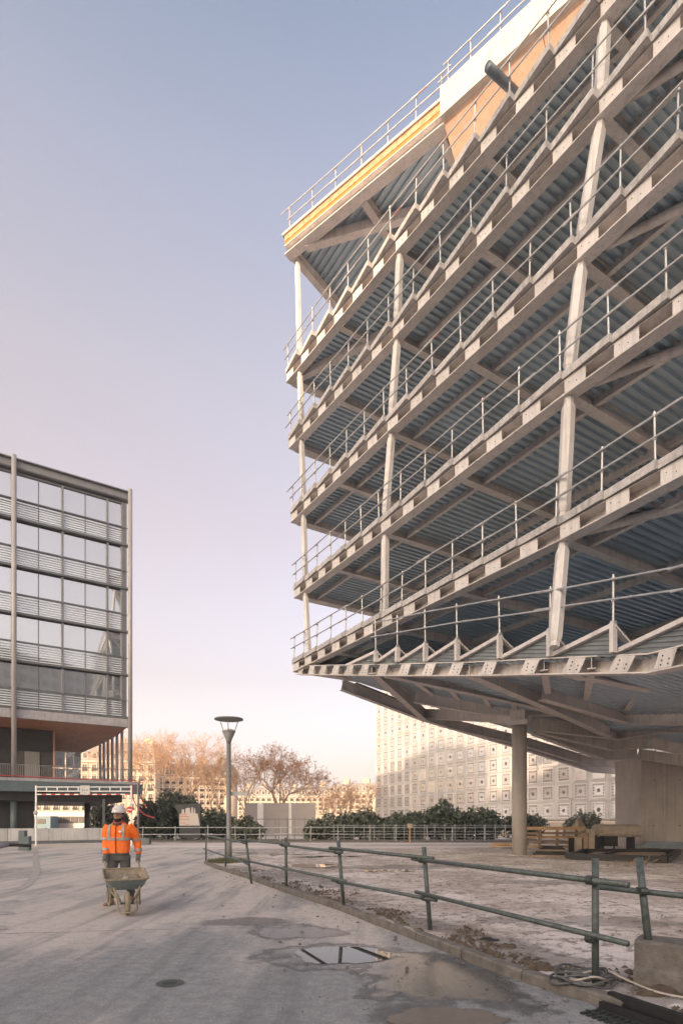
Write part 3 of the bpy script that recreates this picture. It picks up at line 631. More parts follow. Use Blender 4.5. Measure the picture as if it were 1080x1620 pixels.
BB = [[(540, 1092, 28.6), (668, 1140, 31.0), (826, 1186, 34.9), (938, 1222, 37.5), (1000, 1226, 39)],
      [(588, 1066, 21.2), (672, 1141, 30.6)],
      [(612, 1071, 20.4), (830, 1117, 22.5), (905, 1139, 23.5), (962, 1163, 24.6)],
      [(742, 1070, 17.2), (862, 1121, 20.5), (963, 1167, 24.6)],
      [(655, 1112, 26.0), (760, 1130, 25.2), (905, 1134, 23.6)],
      [(858, 1108, 19.0), (989, 1145, 22.0), (1090, 1148, 20.0), (1300, 1120, 18)],
      [(896, 1069, 14.6), (1028, 1094, 16.5), (1090, 1087, 16.0), (1300, 1060, 13)],
      [(842, 1156, 24.3), (945, 1167, 25.0), (978, 1170, 26.0), (1046, 1159, 24.0), (1090, 1160, 23.0), (1300, 1150, 22)],
      [(849, 1160, 24.6), (966, 1188, 27.0), (1023, 1182, 26.0), (1090, 1198, 25.0), (1300, 1220, 24)],
      [(844, 1163, 25.0), (953, 1202, 29.0), (1007, 1201, 28.5), (1090, 1214, 27.0), (1300, 1225, 26)],
      [(560, 1096, 28.9), (700, 1150, 31.8), (826, 1180, 33), (935, 1213, 34.5), (980, 1214, 35.5)],
      [(821, 1146, 24.2), (670, 1137, 30.6)]]
for k, pl in enumerate(BB):
    P = [at(*p) for p in pl]
    m = MB()
    for a, c in zip(P, P[1:]):
        d = (c-a).normalized(); a2 = a-d*.03; m.ibeam(a2, c, .30, .52 if k != 6 else .4, .03, .02)
    m.build('belly_beam', 'steel', bld)
for (a, c) in (((860, 1068, 14.7), (866, 1104, 19)), ((935, 1066, 13.4), (927, 1114, 20)), ((1015, 1094, 16.3), (990, 1130, 21)), ((650, 1080, 20.6), (685, 1106, 25)), ((705, 1085, 21), (725, 1113, 25)), ((757, 1096, 21.8), (775, 1125, 25)), ((806, 1110, 22.3), (817, 1132, 24.3))):
    m = MB(); A, B = at(*a)+V((0, 0, .12)), at(*c)+V((0, 0, .12)); m.ibeam(A, B, .2, .3, .02, .015); m.build('belly_joist', 'steel', bld)
# saw-tooth frames above the belly edge
tp = [(590, 1029, 20.6), (624, 1023, 19.6), (668, 1017, 18.5), (718, 1011, 17.3), (785, 1004, 15.8), (864, 996, 14.35), (964, 985, 12.7), (1082, 973, 11.2), (1240, 945, 9.7), (1440, 893, 8.25), (1740, 798, 7.0)]
def b0_at(px):
    for a, c in zip(B0, B0[1:]):
        if a[0] <= px <= c[0]:
            A, C = at(*a), at(*c); best = min((abs(540+F*A.lerp(C, t/200).x/A.lerp(C, t/200).y-px), t/200) for t in range(201))[1]; return A.lerp(C, best)
for i, p in enumerate(tp):
    T = at(*p)+NI*.12; base = b0_at(p[0])+V((0, 0, HB))+NI*.12; pb = b0_at(tp[i-1][0] if i else 545)+V((0, 0, HB))+NI*.12
    base = V((T.x, T.y, min(base.z, T.z-.35))); prv = at(*tp[i-1])+NI*.12 if i else None
    low = pb.lerp(V((pb.x, pb.y, T.z)), .18)
    fr = MB(); fr.bar(base, T, .16, .09, up=U); fr.bar(low, T+V((0, 0, -.05)), .16, .1)
    f = fr.build('tooth_frame', 'plate', bld)
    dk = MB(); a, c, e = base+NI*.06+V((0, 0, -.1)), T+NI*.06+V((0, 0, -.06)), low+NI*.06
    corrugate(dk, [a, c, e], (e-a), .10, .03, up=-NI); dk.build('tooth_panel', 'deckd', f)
    # sloping strut running inwards behind the tip
    st = MB(); st.bar(T+V((0, 0, -.06)), T+NI*1.3+V((0, 0, -.75)), .14, .05); st.build('strut', 'steel', f)
# cores and supports
b = MB(); P = nodes[0][2]+NI*9.5-U*1
b.prism([(q.x, q.y) for q in (P, P+U*9, P+U*9+NI*5, P+NI*5)], 5.6, 27.6); b.build('upper_core', 'core', bld)
b = MB(); c0_, c1_ = V((15.2, 29.0, 0)), V((38, 25.0, 0)); cd_ = (c1_-c0_).normalized(); cn_ = V((-cd_.y, cd_.x, 0))
b.prism([(c0_.x, c0_.y), (c1_.x, c1_.y), (39, 34), (15.85, 33.1)], -.1, 4.95)
cr = b.build('concrete_core', 'core', bld)
for i in range(9):
    m = MB(); m.box(c0_+cd_*(1.1+i*2.4)-cn_*.004+V((0, 0, 2.6)), (.022, .012, 4.4), rz(math.atan2(cd_.y, cd_.x))); m.build('formwork_joint', 'concrete', cr)
for i in range(16):
    for zz in (1.3, 3.6):
        m = MB(); m.box(c0_+cd_*(.6+i*1.2)-cn_*.004+V((0, 0, zz)), (.05, .012, .05), rz(math.atan2(cd_.y, cd_.x))); m.build('tie_hole', 'black', cr)
cp = gr(821, 1356); m = MB(); m.tube([cp+V((0, 0, -.1)), cp+V((0, 0, 5.55))], .305, 40); pc = m.build('round_column', 'core', bld, True)
m = MB(); m.box(cp+V((0, 0, 5.66)), (.85, .85, .2), rz(-.55)); m.box(cp+V((0, 0, 6.0)), (.6, .6, .5), rz(-.55)); m.build('column_head', 'steel', pc)
m = MB(); m.tube([cp+V((0, 0, -.05)), cp+V((0, 0, .1))], .5, 32); m.build('column_footing', 'concrete', pc)

# --- scaffold guardrails, one per floor edge
def guardrail(label, posts, bases_z, h=1.08, seed=1, rails=(1.0, .52), r=.026, red=.12, inward=NI):
    rg = random.Random(seed); t = thing('guardrail', label, 'guardrail', posts[0], 'scaffold tube guardrails on the floor edges')
    tops = []
    for p in posts:
        ln = V((rg.uniform(-.03, .03), rg.uniform(-.03, .03), 0)); m = MB(); m.tube([p, p+ln+V((0, 0, h))], r, 8)
        for rr in rails: m.tube([p+ln*rr/h+V((0, 0, rr-.035)), p+ln*rr/h+V((0, 0, rr+.035))], r*1.75, 8)
        m.box(p+V((0, 0, .03)), (.1, .1, .05), rz(.5)); m.build('post', 'scaf', t, False); tops.append(ln)
    for ri, rr in enumerate(rails):
        i = 0
        while i < len(posts)-1:
            k = min(len(posts)-1, i+rg.choice((2, 2, 3))); a = posts[i]+V((0, 0, rr))-inward*.05; c = posts[k]+V((0, 0, rr))-inward*.05
            # the tube passes every post: follow a straight line, overrun both ends
            d = (c-a).normalized(); o = V((0, 0, rg.uniform(-.03, .035)))
            m = MB(); a2 = a-d*rg.uniform(.1, .5)+o; c2 = c+d*rg.uniform(.1, .6)+o*.3; m.tube([a2, c2], r*.92, 8)
            ob = m.build('rail', 'scaf', t)
            if rg.random() < red: m = MB(); m.tube([c2, c2-d*.35], r*1.0, 8); m.build('red_tube_end', 'scafred', ob)
            i = k
    return t
for k, (first, tips) in enumerate(TIPS):
    z = LZ[k]+BH+.2
    guardrail('scaffold tube guardrail along the '+FLN[k]+' floor edge counted from the lowest', [V((p.x, p.y, z)) for p in [first]+tips[:16]], z, seed=10+k)
ps = [at(*p)+NI*.12 for p in tp]
guardrail('scaffold tube guardrail standing on the triangular tooth frames', ps, 0, seed=31, h=1.1)
ps = [ra.lerp(rb_, t)+V((0, 0, 1.02))+rN*.1 for t in (.03, .2, .36, .53, .69, .85, .985)]
guardrail('sunlit guardrail on the roof edge at the far corner', ps, 0, seed=41, h=1.0)
ps = [rb_.lerp(rd_, t)+V((0, 0, 1.17))+wN*.05 for t in (.01, .06, .12, .18, .25, .33, .42, .55, .7)]
guardrail('guardrail on the thick white roof parapet', ps, 0, seed=42, h=1.0)

# ------------------------------------------------------------------ buildings behind the camera (slab and tower are added to shade the yard)
def slab_block(name, label, x0, x1, y0, y1, h, nx, nz, m='tower'):
    t = thing(name, label, 'building', ((x0+x1)/2, (y0+y1)/2, 0))
    b = MB(); b.box(((x0+x1)/2, (y0+y1)/2, h/2), (x1-x0, y1-y0, h)); wl = b.build('wall', m, t)
    b = MB(); b.box(((x0+x1)/2, (y0+y1)/2, h+.4), (x1-x0+.6, y1-y0+.6, .8)); b.build('parapet', 'lbsteel', t)
    wm = MB(); ww = (x1-x0)/nx*.6; hh = (h-3)/nz*.55; wm.box((0, .06, hh/2), (ww, .14, hh)); wme = wm.mesh('window', 'winpane')
    for i in range(nx):
        for j in range(nz): link('window', wme, wl, V((x0+(i+.5)*(x1-x0)/nx, y1, 2.5+j*(h-3)/nz)))
    return t
slab_block('shade_slab', 'long unseen grey slab behind the viewer, added to shade the yard', -90.5, -20, -112, -90, 53.2, 18, 14)  # added sun blocker; its height sets the shadow line on the steel building
slab_block('shade_tower', 'unseen grey tower left of the slab, added to shade the glass building', -99.5, -90.6, -112, -90, 66.5, 3, 16)  # added taller sun blocker, keeps the glass building in shade
slab_block('stone_block', 'grey stone block behind the viewer to the right', 50, 101, -112, -90, 54, 15, 13, 'zinc')

# ------------------------------------------------------------------ glass office building on the left
R0 = V((-16.3, 43.8, 0)); aL = V((-.845, -.535, 0)).normalized(); bL = V((-aL.y, aL.x, 0)); bL = bL if bL.y > 0 else -bL
angL = math.atan2(aL.y, aL.x)
def PL(s, o, z): return R0+aL*s-bL*o+V((0, 0, z))
lb = thing('glass_office', 'grey steel and glass office building raised on round columns', 'building', PL(8, -4, 0))
FZ = [9.4, 12.65, 15.95, 19.25, 22.55, 25.85]; SL = 26.0
def lbar(m, s0, s1, o, z, wd, h, mi=0): m.bar(PL(s0, o, z), PL(s1, o, z), wd, h, mi=mi); return m
b = MB(); b.prism([tuple(PL(s, o, 0)[:2]) for s, o in ((.5, -.5), (SL, -.5), (SL, -15), (.5, -15))], 9.5, 26.2); body = b.build('body', 'lbdark', lb)
b = MB(); lbar(b, -.15, SL, .02, 9.02, .5, .62); b.build('base_band', 'lbband', lb)
b = MB(); lbar(b, -.05, SL, .1, 26.22, .5, .56); pr = b.build('parapet', 'lbsteel', lb)
b = MB(); lbar(b, -.1, SL, .14, 26.0, .5, .05); lbar(b, -.1, SL, .2, 26.55, .66, .08); b.build('parapet_trim', 'lbdark', pr)
b = MB(); lbar(b, .3, SL, -.05, 25.78, .25, .14); b.build('head_rail', 'lbdark', lb)
for k, z in enumerate(FZ[:-1]):
    b = MB(); lbar(b, -.12, SL, .10, z+.03, .36, .15); fb = b.build('floor_band', 'lbdark', lb)
    b = MB(); lbar(b, .3, SL, .02, z+1.42, .12, .09); b.build('transom', 'lbdark', fb)
    b = MB(); b.tube([PL(-.1, .26, z+1.3), PL(SL, .26, z+1.3)], .03, 6); b.build('handrail', 'lbdark', fb)
grid = [.5, 1.55, 4.6, 7.66, 10.7, 13.8, 16.8, 19.9, 22.9, SL]
um = {}
for gi in range(len(grid)-1):
    s0, s1 = grid[gi], grid[gi+1]
    for z0, z1 in zip(FZ, FZ[1:]):
        b = MB(); b.box(PL(s0, .06, (z0+z1)/2), (.13, .24, z1-z0-.17), rz(angL)); b.build('mullion', 'lbsteel', lb)
        subs = [(s0, s1)] if s1-s0 < 2 else [(s0, (s0+s1)/2), ((s0+s1)/2, s1)]
        if len(subs) == 2:
            b = MB(); b.box(PL((s0+s1)/2, .0, (z0+z1)/2), (.05, .1, z1-z0-.17), rz(angL)); b.build('glazing_bar', 'lbdark', lb)
        for p, q in subs:
            wdt = q-p-.06
            for nm, za, zb in (('lower_pane', z0+.11, z0+1.37), ('upper_pane', z0+1.47, z1-.14)):
                b = MB(); b.box(PL((p+q)/2, -.04+random.uniform(-.004, .004), (za+zb)/2), (wdt, .02, zb-za), rz(angL+random.uniform(-.004, .004))); pn = b.build(nm, 'glass', lb)
                if nm == 'lower_pane':
                    key = round(wdt, 2)
                    if key not in um:
                        sm = MB(); [sm.box((0, 0, .08+.17*i), (wdt, .012, .06)) for i in range(7)]; um[key] = sm.mesh('louvre', 'slat')
                    lo_ = link('louvre', um[key], pn, PL((p+q)/2, .03, za), angL); lo_['kind'] = 'stuff'
for s in (0.0, 7.66, 15.3, 23):
    b = MB(); b.tube([PL(s, .5, 4.4), PL(s, .5, 26.75)], .16, 20); b.build('round_column', 'lbcol', lb, True)
b = MB(); b.box(PL(.32, -.1, 17.6), (.3, .5, 16.4), rz(angL)); b.build('corner_post', 'lbsteel', lb)
# wooden soffit: level strip, then panels sloping down to the back
for i in range(9):
    s0, s1 = .15+i*2.9, .15+(i+1)*2.9-.02
    for o0, o1, z0, z1, mm in ((0, 3.2, 8.7, 8.55, 'wood'), (3.22, 8.5, 8.54, 7.45, 'wood2' if i < 2 else 'wood')):
        b = MB(); q = [PL(s0, -o0, z0), PL(s1, -o0, z0), PL(s1, -o1, z1), PL(s0, -o1, z1)]
        if i == 0 and o1 > 4: q[3] = PL(s0+2.1, -o1, z1)
        b.add(q+[x+V((0, 0, .05)) for x in q], BF); b.build('soffit_board', mm, lb)
b = MB(); q = [PL(.15, -.05, 8.72), PL(.17, -3.2, 8.55), PL(2.25, -8.5, 7.45), PL(.15, -8.5, 8.6)]
b.add(q+[x+V((0, 0, .05)) for x in q], BF); b.build('soffit_board', 'wood2', lb)
for i in range(1, 7):
    b = MB(); b.tube([PL(.1, -1.95*i, 4.5), PL(.1, -1.95*i, 8.9)], .12, 12); b.build('side_column', 'lbcol', lb, True)
b = MB(); b.prism([tuple(PL(s, o, 0)[:2]) for s, o in ((4.9, -3.3), (SL, -3.3), (SL, -12), (4.9, -12))], 4.56, 8.5); dv = b.build('dark_volume', 'darkwall', lb)
b = MB(); b.box(PL(4.82, -3.28, 6.5), (.1, .1, 3.9), rz(angL)); b.build('corner_trim', 'wood2', dv)
b = MB(); b.box(PL(6.3, -3.27, 5.7), (1.0, .06, 2.2), rz(angL)); b.build('entrance_door', 'lbdark', dv)
# glazed lobby behind
for i in range(2):
    for j in range(2):
        b = MB(); b.box(PL(2.9+i*1.25, -7.6, 5.3+j*1.45), (1.16, .05, 1.36), rz(angL)); b.build('lobby_pane', 'glass', lb)
# raised deck
dk = thing('raised_deck', 'teal grey raised terrace slab below the glass building', 'terrace', PL(8, 0, 0))
b = MB(); b.prism([tuple(PL(s, o, 0)[:2]) for s, o in ((-.6, 1.2), (SL, 1.2), (SL, -14), (-.6, -14))], 4.28, 4.5); top = b.build('deck_slab', 'lbband', dk)
b = MB(); lbar(b, -.7, SL, 1.23, 3.93, .3, .72); b.build('fascia', 'teal', dk)
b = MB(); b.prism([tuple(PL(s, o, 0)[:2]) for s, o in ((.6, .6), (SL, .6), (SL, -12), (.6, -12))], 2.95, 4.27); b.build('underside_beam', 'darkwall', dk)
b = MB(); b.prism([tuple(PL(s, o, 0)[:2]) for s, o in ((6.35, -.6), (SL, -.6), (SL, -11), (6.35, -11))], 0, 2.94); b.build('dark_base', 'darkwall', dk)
for s in (7.66, 15.3, 2.2):
    b = MB(); b.tube([PL(s, .3 if s > 3 else -5, 0), PL(s, .3 if s > 3 else -5, 2.94)], .22, 16); b.build('round_support', 'teal', dk, True)
rl = thing('terrace_railing', 'grey barred railing along the raised terrace edge', 'railing', PL(8, .9, 4.5))
for z in (4.62, 5.42):
    b = MB(); lbar(b, -.3, 18, .9, z, .04, .045); b.build('rail', 'lbsteel', rl)
bm = MB(); bm.box((0, 0, .4), (.018, .018, .8)); bme = bm.mesh('baluster', 'lbsteel')
for i in range(140): link('baluster', bme, rl, PL(-.25+i*.13, .9, 4.6))
b = MB(); P = catmull([PL(18, 1.1, 4.56), PL(9, 1.15, 4.62), PL(3, 1.15, 4.53), PL(-.2, 1.2, 4.58), PL(-.55, 1.3, 4.3), PL(-.45, 1.4, 3.6), PL(-.9, 1.6, 2.6)], 8)
tag_ = b.tube(P, .035, 6).build('red_cable', 'redcable'); tag(tag_, 'red cable lying along the raised terrace edge', 'cable')
# low wall of pale panels
lw = thing('panel_wall', 'low wall of pale grey vertical panels below the terrace', 'wall', PL(8, 1.5, 0))
for i in range(24):
    b = MB(); b.box(PL(1.1+i*.82, 1.4+random.uniform(-.012, .012), .62), (.80, .08, .86), rz(angL)); b.build('wall_panel', 'whitepanel', lw)
b = MB(); lbar(b, .6, 20.5, 1.36, .08, .3, .2); b.build('plinth', 'lbdark', lw)
b = MB(); b.box(PL(2.05, 1.5, 1.6), (.16, .1, 3.1), rz(angL)); b.build('gate_post', 'lbdark', lw)

# ------------------------------------------------------------------ patterned metal facade in the background (square shuttered panels)
ia = V((-.43, .90, 0)).normalized(); I0 = V((27.7, 67.0, 0)); iN = V((-ia.y, ia.x, 0)); iN = iN if iN.y < 0 else -iN   # outwards, to the viewer
ang = math.atan2(ia.y, ia.x)
def PI_(u, o, z): return I0+ia*u+iN*o+V((0, 0, z))
cw, chh = 2.52, 2.2; uE = 48.7
ima = thing('patterned_facade_building', 'pale building faced with square metal shutter panels beyond the shrubs', 'building', PI_(20, -6, 0))
ncol = 27; nrow = 11; u0 = uE-ncol*cw; zb = 1.75
b = MB(); b.prism([tuple(PI_(u, o, 0)[:2]) for u, o in ((u0, -.3), (uE, -.3), (uE, -16), (u0, -16))], 0, zb+nrow*chh+.6); b.build('body', 'imastrip', ima)
b = MB(); b.bar(PI_(u0, .1, .8), PI_(uE, .1, .8), .5, 1.6); b.build('plinth', 'stone2', ima)
def ima_panel(seed):
    rg = random.Random(seed); m = MB(); w_, h_ = cw, chh; iw = 1.62
    m.box((0, -.02, h_/2), (w_-.06, .05, h_-.06), None, 2)                       # backing strip area
    m.box((0, .03, h_/2), (iw, .06, iw), None, 0)                               # glass
    for sx in (-1, 1):
        m.box((sx*(iw/2+.05), .06, h_/2), (.09, .12, iw+.2), None, 1); m.box((0, .06, h_/2+sx*(iw/2+.05)), (iw+.02, .115, .09), None, 1)
        m.box((sx*(w_/2-.05), .05, h_/2), (.05, .1, h_), None, 1); m.box((sx*(w_/2-.22), .045, h_/2), (.04, .09, h_), None, 1)
        m.box((0, .05, h_/2+sx*(h_/2-.05)), (w_-.02, .095, .05), None, 1)
    o = rg.uniform(.55, 1.0); k = 5
    if seed % 4 != 3:
        for i in range(k):
            for sx in (-1, 1):
                p = -.64+i*.32; s_ = .13*o+.04
                m.box((p, .075, h_/2+sx*.66), (s_, .03, s_), None, 3)
                if 0 < i < k-1: m.box((sx*.66, .075, h_/2+p), (s_, .03, s_), None, 3)
    n = 14; r = (.16, .26, .22, .09)[seed % 4]
    m.add([(r*math.cos(2*math.pi*i/n), .068, h_/2+r*math.sin(2*math.pi*i/n)) for i in range(n)], [tuple(range(n))], 3)
    return m.mesh('shutter_panel', ['imaglass', 'imaframe', 'imastrip', 'imadark'])
pmesh = [ima_panel(i) for i in range(4)]
# the panel's own +y must point along iN
pang = math.atan2(iN.y, iN.x)-math.pi/2
rp = random.Random(5)
for i in range(ncol):
    for j in range(nrow):
        link('shutter_panel', pmesh[min(3, max(0, int(2*noise.noise(V((i*.23, j*.31, 2)))+1.2+rp.random()*1.2)))], ima, PI_(u0+(i+.5)*cw, 0, zb+j*chh), pang+rp.uniform(-.012, .012))

# ------------------------------------------------------------------ far stone town houses
def townhouse(name, label, p0, p1, h, rows, cols, roof_h, depth=14, dome=None, chim=4, seed=1):
    p0, p1 = V(p0), V(p1); d = (p1-p0).normalized(); n = V((d.y, -d.x, 0)); n = n if n.y < 0 else -n; L = (p1-p0).length; a = math.atan2(n.y, n.x)-math.pi/2
    t = thing(name, label, 'building', (p0+p1)/2); rg = random.Random(seed)
    b = MB(); b.prism([tuple(q[:2]) for q in (p0, p1, p1-n*depth, p0-n*depth)], 0, h); wl = b.build('wall', 'stone', t)
    b = MB(); i1 = .9
    q = [p0+n*.1, p1+n*.1, p1-n*depth, p0-n*depth]; q2 = [p0-n*i1+d*.6, p1-n*i1-d*.6, p1-n*(depth-i1)-d*.6, p0-n*(depth-i1)+d*.6]
    b.add([x+V((0, 0, h)) for x in q]+[x+V((0, 0, h+roof_h)) for x in q2], BF); rf_ = b.build('mansard_roof', 'zinc', t)
    for k, (z, hh, pr_) in enumerate(((h-.25, .5, .5), (h*.42, .25, .3), (h*.78, .2, .35), (3.6, .3, .3))):
        b = MB(); b.bar(p0+n*(pr_/2-.02)+V((0, 0, z)), p1+n*(pr_/2-.02)+V((0, 0, z)), pr_, hh); b.build('cornice', 'stone2', wl)
    sp = L/cols; hh = (h-4.4)/rows
    wm = MB(); ww = min(1.2, sp*.45); wh = hh*.66
    wm.box((0, .03, wh/2), (ww, .1, wh), None, 0)
    for sx in (-1, 1): wm.box((sx*(ww/2+.11), .09, wh/2), (.2, .22, wh+.3), None, 1)
    wm.box((0, .1, wh+.13), (ww+.4, .24, .24), None, 1); wm.box((0, .09, wh/2), (.07, .06, wh), None, 1); wm.box((0, .2, .28), (ww+.3, .06, .5), None, 2)
    wme = wm.mesh('window', ['winpane', 'stone2', 'black'])
    for i in range(cols):
        for j in range(rows): link('window', wme, wl, p0+d*(i+.5)*sp+V((0, 0, 4.2+j*hh)), a)
    dm = MB(); dm.box((0, -.3, .75), (1.3, 1.2, 1.5), None, 1); dm.box((0, .33, .75), (.8, .08, 1.1), None, 0); dm.box((0, -.3, 1.6), (1.6, 1.4, .2), None, 2); dme = dm.mesh('dormer', ['winpane', 'stone2', 'zinc'])
    for i in range(cols): link('dormer', dme, rf_, p0+d*(i+.5)*sp-n*.3+V((0, 0, h+.35)), a)
    for i in range(chim):
        c = p0+d*L*(i+.6)/chim-n*rg.uniform(3, 7); ch = rg.uniform(1.4, 2.6)
        b = MB(); b.box(c+V((0, 0, h+roof_h+ch/2-.3)), (rg.uniform(1.4, 2.6), .9, ch), rz(a)); [b.tube([c+V(((x-1)*.45, 0, h+roof_h+ch-.3)), c+V(((x-1)*.45, 0, h+roof_h+ch+.35))], .13, 6) for x in range(3)]; b.build('chimney', 'stone', rf_)
    if dome:
        c = p1-d*.5-n*2; b = MB(); rr = dome; b.tube([c, c+V((0, 0, h+.2))], rr, 20); b.build('corner_turret', 'stone', t, True)
        b = MB(); b.tube([c+V((0, 0, h+.2+rr*1.5*math.sin(x))) for x in (0, .3, .6, .9, 1.2, 1.45)], [rr*1.08*math.cos(x) for x in (0, .3, .6, .9, 1.2, 1.45)], 20); b.build('dome', 'zinc', t, True)
    return t
def gx(px, d): return V(((px-540)/F*d, d, 0))
townhouse('stone_house', 'tall limestone house with mansard roof and wide gable behind bare trees', gx(20, 128), gx(246, 132), 15.5, 5, 15, 4.2, chim=5, seed=2)
townhouse('stone_house', 'lower limestone house with domed round corner behind bare trees', gx(247.5, 138), gx(366, 146), 12.6, 5, 11, 3.2, dome=2.6, chim=4, seed=3)
townhouse('stone_house', 'far sunlit limestone row seen above the hoarding', gx(376, 205), gx(520, 205), 10.8, 4, 16, 3.2, chim=6, seed=4)
townhouse('stone_house', 'far sunlit limestone house beside the patterned facade', gx(521, 198), gx(612, 190), 11.6, 4, 9, 3.0, chim=3, seed=5)

# ------------------------------------------------------------------ trees and shrubs
def leaf_cloud(name, pts, size, m, parent, seed=0, flat=0.0, quad=True):
    rg = np.random.default_rng(seed); n = len(pts); P = np.array(pts)
    a = rg.normal(size=(n, 3)); a /= np.linalg.norm(a, axis=1)[:, None]; b_ = rg.normal(size=(n, 3)); b_ -= a*(a*b_).sum(1)[:, None]; b_ /= np.linalg.norm(b_, axis=1)[:, None]
    s = size*rg.uniform(.6, 1.4, n)[:, None]
    vs = np.stack([P-a*s, P-b_*s*.42, P+a*s, P+b_*s*.42], 1).reshape(-1, 3)
    org = V((float(P[:, 0].mean()), float(P[:, 1].mean()), float(P[:, 2].min()))); vs = vs-np.array(org)
    me = bpy.data.meshes.new(name); me.vertices.add(n*4); me.vertices.foreach_set('co', vs.ravel().astype(np.float32))
    me.loops.add(n*4); me.loops.foreach_set('vertex_index', np.arange(n*4, dtype=np.int32))
    me.polygons.add(n); me.polygons.foreach_set('loop_start', np.arange(0, n*4, 4, dtype=np.int32)); me.update(calc_edges=True); me.validate()
    me.materials.append(M[m]); return link(name, me, parent, org)

def bare_tree(label, base, h, spread, seed, trunk_r=.3, trunk_h=.3, levels=6, leaves=0, lean=(0, 0), upright=.35, twig=1.0, group='bare trees beyond the yard'):
    rg = random.Random(seed); t = thing('bare_tree', label, 'tree', base, group); big = MB(); fine = MB(); lp = []
    base = V(base)
    def rv(): return V((rg.gauss(0, 1), rg.gauss(0, 1), rg.gauss(0, 1))).normalized()
    def grow(p, d, L, r, lvl):
        r = max(r, .014); pts = [p]; rr = [r]; n = 4 if lvl < 3 else 3
        for i in range(n):
            d = (d+rv()*(.13+.035*lvl)+V((0, 0, upright*.10 if lvl > 0 else 0))).normalized(); p = p+d*L/n; pts.append(p); rr.append(max(.012, r*(1-.42*(i+1)/n)))
        (big if lvl < 3 else fine).tube(pts, rr, 7 if lvl < 2 else (5 if lvl < 3 else 3), cap=False)
        if lvl >= levels:
            if leaves: 
                for _ in range(leaves): lp.append(tuple(pts[rg.randint(1, n)]+rv()*.25))
            return
        nb = rg.choice((2, 3, 3)) if lvl else rg.choice((4, 5)); az = rg.uniform(0, 6.28)
        ref = d.cross(V((0, 0, 1)) if abs(d.z) < .95 else V((1, 0, 0))).normalized()
        for k in range(nb):
            ax = Matrix.Rotation(az+k*2*math.pi/nb+rg.uniform(-.5, .5), 3, d) @ ref
            ang_ = (rg.uniform(.38, .85) if lvl else rg.uniform(.35, .8))*spread
            nd = (d*math.cos(ang_)+ax*math.sin(ang_)).normalized(); st = pts[-1] if (k < 2 or lvl == 0) else pts[rg.randint(1, n-1)]
            grow(st, nd, L*(rg.uniform(.66, .86) if lvl else rg.uniform(.62, .85)), r*(.58 if lvl else .52), lvl+1)
        if lvl >= 2:      # side twigs
            for _ in range(4):
                q = pts[rg.randint(1, n)]; nd = (d+rv()*.9).normalized(); fine.tube([q, q+nd*L*.3, q+nd*L*.5+rv()*L*.12], [max(.013, r*.3), .012, .007], 3, cap=False)
    L0 = h*trunk_h; d0 = V((lean[0], lean[1], 1)).normalized(); tr = MB()
    pts = [base+V((0, 0, -.1)), base+d0*L0*.15, base+d0*L0*.55, base+d0*L0]; tr.tube(pts, [trunk_r*1.5, trunk_r*1.1, trunk_r*.95, trunk_r*.85], 10, cap=False); tr.build('trunk', 'bark', t, True)
    for k in range(rg.choice((4, 5))):
        a = k*1.35+rg.uniform(0, .6); tilt = rg.uniform(.3, .75)*spread; grow(pts[-1]-d0*rg.uniform(0, L0*.12), V((math.cos(a)*math.sin(tilt), math.sin(a)*math.sin(tilt), math.cos(tilt))), h*.24, trunk_r*.5, 1)
    top = max(v[2] for v in fine.v) if fine.v else h
    # scale crown so that the tree reaches its height
    z0 = (base+d0*L0).z; k = (base.z+h-z0)/(top-z0)
    for m_ in (big, fine):
        m_.v = [(base.x+(v[0]-base.x)*k**.5, base.y+(v[1]-base.y)*k**.5, z0+(v[2]-z0)*k) for v in m_.v]
    br = big.build('branches', 'bark', t, True); fine.build('twigs', 'twig', t)
    if leaves:
        lp2 = [(base.x+(v[0]-base.x)*k**.5, base.y+(v[1]-base.y)*k**.5, z0+(v[2]-z0)*k) for v in lp]; leaf_cloud('dry_leaves', lp2, .12, 'oldleaf', t, seed)
    return t
bare_tree('wide plane tree with sparse brown leaves behind the hoarding', gx(441, 82), 13.6, .95, 11, .38, .25, 7, 3, upright=.45)
bare_tree('tall bare tree just left of the lamp post', gx(300, 92), 16.8, .85, 5, .33, .34, 7, 0, upright=.5)
bare_tree('bare tree right of the glass building edge', gx(226, 88), 16.2, .8, 8, .3, .3, 7, 0, upright=.5)
bare_tree('pale narrow bare tree right of the lamp post', gx(388, 78), 9.6, .5, 21, .22, .3, 5, 0, upright=.8)
bare_tree('bare tree between the notice board and the tall bare tree', gx(263, 86), 15.2, .8, 31, .28, .3, 7, 0, upright=.5)
bare_tree('tall fine bare tree directly behind the lamp post', gx(333, 90), 13.5, .75, 33, .26, .32, 6, 0, upright=.5)
bare_tree('slim bare tree in front of the domed house', gx(345, 96), 12, .6, 14, .2, .3, 5, 0, upright=.6)
bare_tree('rounded bare tree right of the hoarding', gx(542, 98), 8.6, 1.1, 17, .24, .22, 6, 1, upright=.3)
bare_tree('small bare tree against the patterned facade corner', gx(584, 108), 9.8, .7, 19, .2, .3, 5, 0, upright=.5)
bare_tree('thin bare tree between hoarding and rounded tree', gx(514, 112), 7.6, .9, 23, .2, .25, 5, 0, upright=.4)

